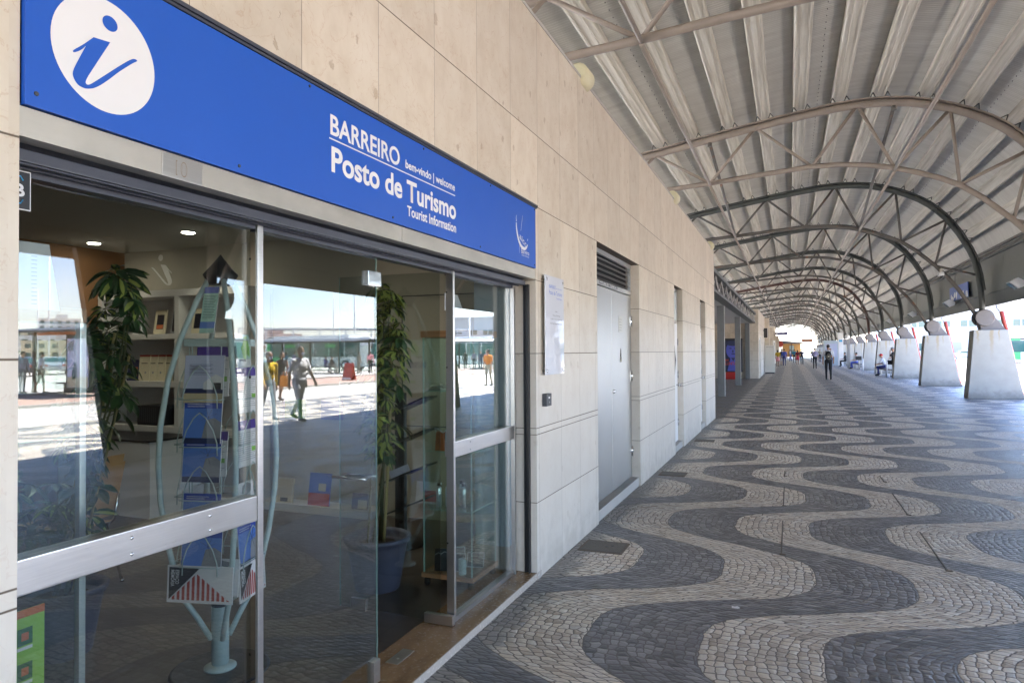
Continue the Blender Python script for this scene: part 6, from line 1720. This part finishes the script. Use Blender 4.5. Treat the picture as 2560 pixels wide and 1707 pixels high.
def shelter(x0, x1, y, dp, h, label, roofmat, posts, ad=False, sign=None):
    o = empty('bus_shelter', (x0, y, 0), label, 'bus shelter'); L = x1 - x0
    b = MB(); b.prism([(-.3, -.5, h), (-.3, -.5, h + .08), (-.3, dp + .4, h + .30), (-.3, dp + .4, h + .2)], (L + .6, 0, 0)); b.build('roof', roofmat, o)
    for i in range(posts):
        x = L * i / (posts - 1)
        b = MB(); b.box((x - .06, dp - .06, 0), (x + .06, dp + .06, h + .15), .005); b.build('post', M['black'], o)
    b = MB()
    for i in range(posts - 1):
        xa, xb = L * i / (posts - 1) + .1, L * (i + 1) / (posts - 1) - .1
        b.box((xa, dp - .006, .15), (xb, dp + .006, h - .25))
    b.build('rear_glass', M['cab_glass'], o)
    b = MB(); b.box((.3, dp - .55, .42), (L * .6, dp - .2, .47)); b.box((.5, dp - .4, 0), (.56, dp - .34, .42)); b.box((L * .55, dp - .4, 0), (L * .55 + .06, dp - .34, .42)); b.build('seat', M['darkgrey'], o)
    b = MB(); b.box((-.3, dp + .3, h - .02), (L + .3, dp + .36, h + .2)); b.build('fascia', M['lf_orange'] if ad else M['darkgrey'], o)
    if ad:
        b = MB(); b.box((-.1, -.08, .15), (1.25, .08, 2.35), .02); f_ = b.build('ad_frame', M['black'], o)
        b = MB(); b.box((.0, -.095, .35), (1.15, -.081, 2.2)); b.build('ad_poster', M['lf_pale'], f_)
        k = MB()
        k.ell((.35, -.097, 1.35), (.09, .004, .11)); k.prism([(.22, -.1, .75), (.5, -.1, .75), (.46, -.1, 1.25), (.26, -.1, 1.25)], (0, .006, 0)); k.build('ad_figure', M['lf_white'], f_)
        k = MB(); k.ell((.72, -.097, 1.2), (.08, .004, .1)); k.prism([(.58, -.1, .7), (.92, -.1, .7), (.84, -.1, 1.12), (.62, -.1, 1.12)], (0, .006, 0)); k.build('ad_figure', M['lf_navy'], f_)
        k = MB(); k.box((.02, -.1, .36), (1.13, -.096, .75)); k.build('ad_ground', M['lf_sand'], f_)
        k = MB(); k.box((.8, -.1, 1.75), (1.1, -.096, 2.1)); k.build('ad_inset', M['lf_grey'], f_)
    return o
shelter(22.3, 27.8, 17.75, 1.5, 2.45, 'dark bus shelter with a lilac advert panel, mirrored in the left window', M['darkgrey'], 3, ad=True)
shelter(29.2, 40.8, 44.3, 2.0, 2.45, 'long dark bus shelter mirrored in the fixed glass', M['darkgrey'], 5)
shelter(24.0, 30.5, 58.4, 2.2, 2.6, 'pale roofed bus shelter mirrored in the right window', M['white'], 4)
# green signs under the long shelter
for x, lb in ((32.0, 'green stop sign under the middle of the long shelter'), (36.0, 'green stop sign under the left end of the long shelter')):
    o = empty('stop_sign', (x, 45.0, 0), lb, 'sign', 'green stop signs')
    b = MB(); b.box((-.5, -.03, 2.05), (.5, .03, 2.3), .01); b.build('sign_box', M['bus_green'], o)
    b = MB(); b.box((-.02, -.02, 2.3), (.02, .02, 2.5)); b.build('hanger', M['darkgrey'], o)
sw = empty('sandwich_board', (22.2, 33.8, 0), 'red sandwich board standing alone on the road edge', 'board')
b = MB(); b.prism([(-.32, -.25, 0), (-.28, -.02, 1.0), (.28, -.02, 1.0), (.32, -.25, 0)], (0, .03, 0)); b.prism([(-.32, .25, 0), (-.28, .03, 1.0), (.28, .03, 1.0), (.32, .25, 0)], (0, .03, 0)); b.build('board_panel', M['lf_red'], sw)
b = MB(); b.box((-.3, -.28, .05), (.3, -.262, .15)); b.build('white_foot', M['white'], sw)
def lamp(x, y, h, label):
    o = empty('street_lamp', (x, y, 0), label, 'street lamp', 'two-armed street lamps on the plaza')
    b = MB(); b.path([(0, 0, 0), (0, 0, h * .5), (0, 0, h)], [.11, .085, .055], 10); b.build('mast', M['white'], o)
    for s in (-1, 1):
        b = MB(); b.path([(0, 0, h - .05), (s * .9, 0, h + .32)], .03, 6); b.build('arm', M['white'], o)
        b = MB(); b.box((min(s * .8, s * 1.5), -.12, h + .28), (max(s * .8, s * 1.5), .12, h + .38), .03); b.build('lamp_head', M['white'], o)
for x, y, h, lb in ((40.6, 60.5, 10.0, 'tall white two-armed lamp mirrored in the fixed glass'), (62.5, 43.0, 11.0, 'tall two-armed lamp mirrored at the left edge of the window'), (57.5, 79.5, 11.5, 'two-armed lamp behind the long shelter, second from the door edge'), (30.4, 67.3, 10.0, 'two-armed lamp mirrored in the right window'), (104, 69, 11.5, 'small far two-armed lamp beside the white tower'), (51, 92, 10.0, 'far two-armed lamp between the masts')):
    lamp(x, y, h, lb)
# skyline blocks mirrored far away, each a building with window openings and a parapet
def block(x, y, w_, d_, h, rz, mat, label, rows, cols, roofbits=True):
    o = empty('apartment_block', (x, y, 0), label, 'building', 'pale buildings on the far skyline', rz=rz)
    b = MB(); b.box((-w_ / 2, -d_ / 2, 0), (w_ / 2, d_ / 2, h)); b.box((-w_ / 2 - .15, -d_ / 2 - .15, h), (w_ / 2 + .15, d_ / 2 + .15, h + .5)); b.build('wall', mat, o)
    b = MB()
    fh = h / rows; cw = w_ / cols
    for r in range(rows):
        for c_ in range(cols):
            b.box((-w_ / 2 + cw * (c_ + .28), -d_ / 2 - .04, fh * (r + .3)), (-w_ / 2 + cw * (c_ + .72), -d_ / 2 + .0, fh * (r + .78)))
    b.build('windows', M['bus_glass'], o)
    b = MB(); b.box((-w_ * .2, -d_ * .2, h + .5), (w_ * .1, d_ * .2, h + 2.4)); b.build('roof_hut', mat, o)
    return o
M['bld_white'] = plain('render_white', (.62, .61, .58), .85); M['bld_cream'] = plain('render_cream', (.56, .47, .32), .85); M['bld_pink'] = plain('render_brick', (.45, .27, .20), .85)
rz = -D2R(55)
block(288, 198, 15, 12, 16.5, rz, M['bld_white'], 'white apartment tower standing above the skyline', 7, 5)
rr_ = random.Random(5)
sky_names = ['cream block left of the white tower', 'white block with dark windows at the left edge of the skyline', 'long white block below the white tower', 'cream block right of the white tower', 'white block at the right end of the left skyline', 'low cream block in front of the tower', 'white block farthest left', 'brick coloured block behind the long shelter', 'low white block beyond the lamps', 'pale block behind the right bus', 'cream block behind the trees', 'white slab at the far right of the skyline']
for i, (x, y, w_, h, m_) in enumerate(((300, 178, 30, 15, 'bld_cream'), (270, 150, 24, 13, 'bld_white'), (262, 185, 34, 11, 'bld_white'), (278, 222, 26, 14, 'bld_cream'), (262, 236, 34, 11, 'bld_white'), (240, 176, 40, 8, 'bld_cream'), (262, 128, 30, 14, 'bld_white'), (180, 205, 22, 11, 'bld_pink'), (170, 250, 60, 8, 'bld_white'), (100, 300, 50, 9, 'bld_white'), (215, 300, 50, 9, 'bld_cream'), (150, 330, 44, 12, 'bld_white'))):
    h *= .78
    block(x, y, w_, 12, h, -math.atan2(x, y), M[m_], sky_names[i], max(2, int(h / 3.2)), int(w_ / 4))
# low white terminal wall and railings behind the buses
tw = empty('white_parking_deck', (62, 92, 0), 'white parking deck with horizontal rails behind the bus', 'building', rz=-D2R(36))
b = MB(); b.box((-18, 0, 0), (18, 8, .4)); b.box((-18, 0, 3.0), (18, 8, 3.3)); b.box((-18, 0, 5.4), (18, 8, 5.6)); b.build('deck', M['white'], tw)
b = MB()
for i in range(10): b.box((-18 + i * 4 - .1, -.05, 0), (-18 + i * 4 + .1, .15, 5.6))
b.build('column', M['white'], tw)
b = MB()
for z in (1.1, 1.6, 2.1, 3.7, 4.1, 4.5, 4.9): b.box((-18, -.08, z), (18, -.05, z + .12))
b.build('rail', M['white'], tw)
# building and wall seen directly to the right of the piers
rb = empty('white_terminal_block', (0, 150, 0), 'long white building across the road beyond the piers', 'building')
b = MB(); b.box((17, 0, 0), (90, 14, 9.8)); b.box((16.8, -.3, 9.8), (90.2, 14.2, 10.2)); b.box((17, -.25, 4.9), (90, 0, 5.05)); b.build('wall', M['bld_white'], rb)
for i in range(17):
    x = 19 + i * 4.1
    for dx in (0, 1.35):
        b = MB(); b.box((x + dx, -.06, 5.9), (x + dx + 1.05, .02, 7.0)); w_ = b.build('window', M['bus_glass'], rb)
        b = MB(); b.box((x + dx - .06, -.12, 5.82), (x + dx + 1.11, -.061, 5.9)); b.build('sill', M['kerb'], w_)
for i in range(8):
    x = 20 + i * 8.2
    b = MB(); b.box((x, -.05, 0), (x + 3.2, .02, 3.0)); b.build('roller_door', M['kerb'], rb)
    b = MB(); b.box((x + 4.5, -.05, 1.4), (x + 6.2, .02, 2.8)); b.build('window', M['bus_glass'], rb)
for i, (x, y, a_, c_, lb) in enumerate(((21.5, 112, .1, 2, 'white car across the road between the two nearest piers'), (27.5, 128, .05, 0, 'silver car parked before the white terminal building'), (18.2, 120, 1.4, 3, 'blue car seen between the second and third piers'))):
    car((x, y, 0), a_, lb, CC[c_])
# end of the walkway: ferry building
fb_ = empty('end_pavilion', (0, 176, 0), 'low flat-roofed pavilion with warm interior light painted on its wall, closing the walkway', 'building')
b = MB(); b.prism([(-1.2, 0, 3.35), (-1.2, 0, 4.1), (5.6, 0, 3.35), (5.6, 0, 3.15)], (0, 9, 0)); b.build('roof', M['darkgrey'], fb_)
b = MB(); b.box((-1.2, 8.5, 0), (4.2, 9, 3.3)); b.build('back_wall', dyn('warm_lit_wall', (.55, .30, .10), .6), fb_)  # orange interior light painted as wall colour, no lamp inside
b = MB(); b.box((-1.0, .5, 0), (-.8, .7, 3.3)); b.box((1.9, 4, 0), (2.1, 4.2, 3.2)); b.box((4.9, .5, 0), (5.1, .7, 3.15)); b.build('column', M['darkgrey'], fb_)
b = MB(); b.box((1.5, 8.3, .6), (2.6, 8.49, 2.8)); b.build('window', M['bus_glass'], fb_)
o = empty('brown_direction_board', (0, 160, 0), 'small red-brown board hanging under the far end of the canopy', 'sign')
b = MB(); b.box((4.0, 0, 3.4), (6.2, .1, 4.0), .02); b.build('board', dyn('rust_board', (.25, .07, .03), .6), o)
b = MB(); b.box((4.4, .03, 4.0), (4.45, .07, 5.6)); b.box((5.7, .03, 4.0), (5.75, .07, 5.0)); b.build('hanger', M['darkgrey'], o)

# trees and bushes
M['fol_d'] = plain('foliage_dark', (.04, .075, .025), .6, var=.35, scale=2); M['fol_l'] = plain('foliage_light', (.09, .14, .04), .6, var=.35, scale=2); M['bark'] = plain('bark', (.12, .09, .06), .9)
def tree(x, y, h, cr, label, seed, trunk=True, name='tree', cat='tree'):
    rnd = random.Random(seed)
    o = empty(name, (x, y, 0), label, cat)
    cz = h - cr * .8 if trunk else h * .5
    if trunk:
        b = MB(); b.path([(0, 0, 0), (.05, .02, cz * .6), (0, 0, cz)], [.16, .12, .07], 8)
        for i in range(6):
            a = i * 1.05; b.path([(0, 0, cz * .7), (cr * .5 * math.cos(a), cr * .5 * math.sin(a), cz + cr * .2)], [.07, .02], 5)
        b.build('trunk', M['bark'], o)
    b = MB(); cl = [(Vector((rnd.uniform(-1, 1), rnd.uniform(-1, 1), rnd.uniform(-.8, .9))), rnd.uniform(.28, .5)) for _ in range(16)]
    for c_, r_ in cl:
        for _ in range(110):
            d = Vector((rnd.gauss(0, 1), rnd.gauss(0, 1), rnd.gauss(0, 1))).normalized() * (r_ * rnd.uniform(.5, 1.05))
            p = c_ * .62 + d; p = Vector((p.x * cr, p.y * cr, p.z * cr * (.8 if trunk else h / cr * .5) + cz))
            if p.z < .05: continue
            u = Vector((rnd.gauss(0, 1), rnd.gauss(0, 1), rnd.gauss(0, 1))).normalized(); v = u.orthogonal().normalized(); s = cr * rnd.uniform(.05, .09)
            b.cur = 0 if rnd.random() < .55 else 1
            b.poly([p - u * s, p + v * s * .6, p + u * s, p - v * s * .6])
    b.build('crown' if trunk else 'foliage', [M['fol_d'], M['fol_l']], o, fix=False)
for i, (x, y, h, c_, lb, tr) in enumerate((
    (46, 76, 4.6, 2.6, 'round green tree rising behind the long shelter', True),
    (36, 66, 2.0, 2.2, 'clipped green bush right of the long shelter', False), (33.2, 69, 2.0, 2.2, 'clipped green bush nearest the pink coat', False), (30.6, 72, 1.9, 2.0, 'clipped green bush behind the pink coat', False),
    (64, 62, 3.4, 2.2, 'olive green tree behind the bus stop queue', True), (70, 55, 3.6, 2.4, 'dark green tree at the back of the car park', True), (76, 46, 4.0, 2.6, 'green tree beyond the parked cars', True), (72, 38, 3.6, 2.4, 'green tree at the left of the car park', True), (80, 66, 4.2, 2.8, 'green tree behind the white lamp', True))):
    tree(x, y, h, c_, lb, 20 + i, tr, 'tree' if tr else 'bush', 'tree' if tr else 'bush')

# ------------------------------------------------------------------ split countable parts into objects of their own
SPLIT = {'purlin_cleats': 'purlin_cleat', 'door_surround': 'door_surround', 'mid_rail': 'mid_rail', 'door_sill': 'door_sill', 'frame_post': 'frame_post', 'bottom_rail': 'bottom_rail', 'head_rail': 'head_rail', 'wall_pier': 'wall_pier',
         'raking_strut': 'raking_strut', 'cane': 'cane', 'standoff': 'standoff', 'screw': 'screw', 'caster': 'caster', 'corner_strip': 'corner_strip', 'uprights': 'upright', 'shelf_boards': 'shelf_board',
         'column': 'column', 'deck': 'deck', 'rail': 'rail', 'doorway': 'doorway', 'windows': 'window', 'window': 'window', 'dark_door': 'dark_door', 'rail_rivets': 'rivet', 'post_screws': 'screw',
         'web_bars': 'web_bar', 'shelf_edge': 'shelf_edge', 'interior_wall': 'interior_wall', 'far_stone_wall': 'far_stone_wall', 'fascia_rail': 'fascia_rail', 'beam_chord': 'beam_chord', 'bench_leg': 'leg',
         'icon_tile': 'icon_tile', 'icon_mark': 'icon_mark', 'icon_label': 'icon_label', 'shutter_rail': 'shutter_rail', 'worn_patch': 'worn_patch', 'hanger': 'hanger', 'magazine': None, 'guide_strip': 'guide_strip', 'board_panel': 'board_panel'}
def islands(me):
    n = len(me.vertices); par = list(range(n))
    def find(a):
        while par[a] != a: par[a] = par[par[a]]; a = par[a]
        return a
    for e in me.edges:
        a, c = find(e.vertices[0]), find(e.vertices[1])
        if a != c: par[a] = c
    g = {}
    for f in me.polygons: g.setdefault(find(f.vertices[0]), []).append(f)
    return list(g.values())
for o in list(bpy.data.objects):
    key = o.name.split('.')[0]
    if o.type != 'MESH' or not SPLIT.get(key) or o.parent is None: continue
    gs = islands(o.data)
    if len(gs) < 2 or len(gs) > 90: 
        if key != SPLIT[key]: o.name = SPLIT[key]
        continue
    me = o.data
    for fs in gs:
        ids = sorted({v for f in fs for v in f.vertices}); mp = {v: i for i, v in enumerate(ids)}
        m2 = bpy.data.meshes.new(SPLIT[key])
        m2.from_pydata([me.vertices[i].co[:] for i in ids], [], [[mp[v] for v in f.vertices] for f in fs])
        for q in me.materials: m2.materials.append(q)
        m2.polygons.foreach_set('material_index', [f.material_index for f in fs]); m2.polygons.foreach_set('use_smooth', [f.use_smooth for f in fs])
        q = bpy.data.objects.new(SPLIT[key], m2); COL.objects.link(q); q.parent = o.parent
        q.location = o.location
        for c in kids(o) if fs is gs[0] else []: c.parent = q
    bpy.data.objects.remove(o)
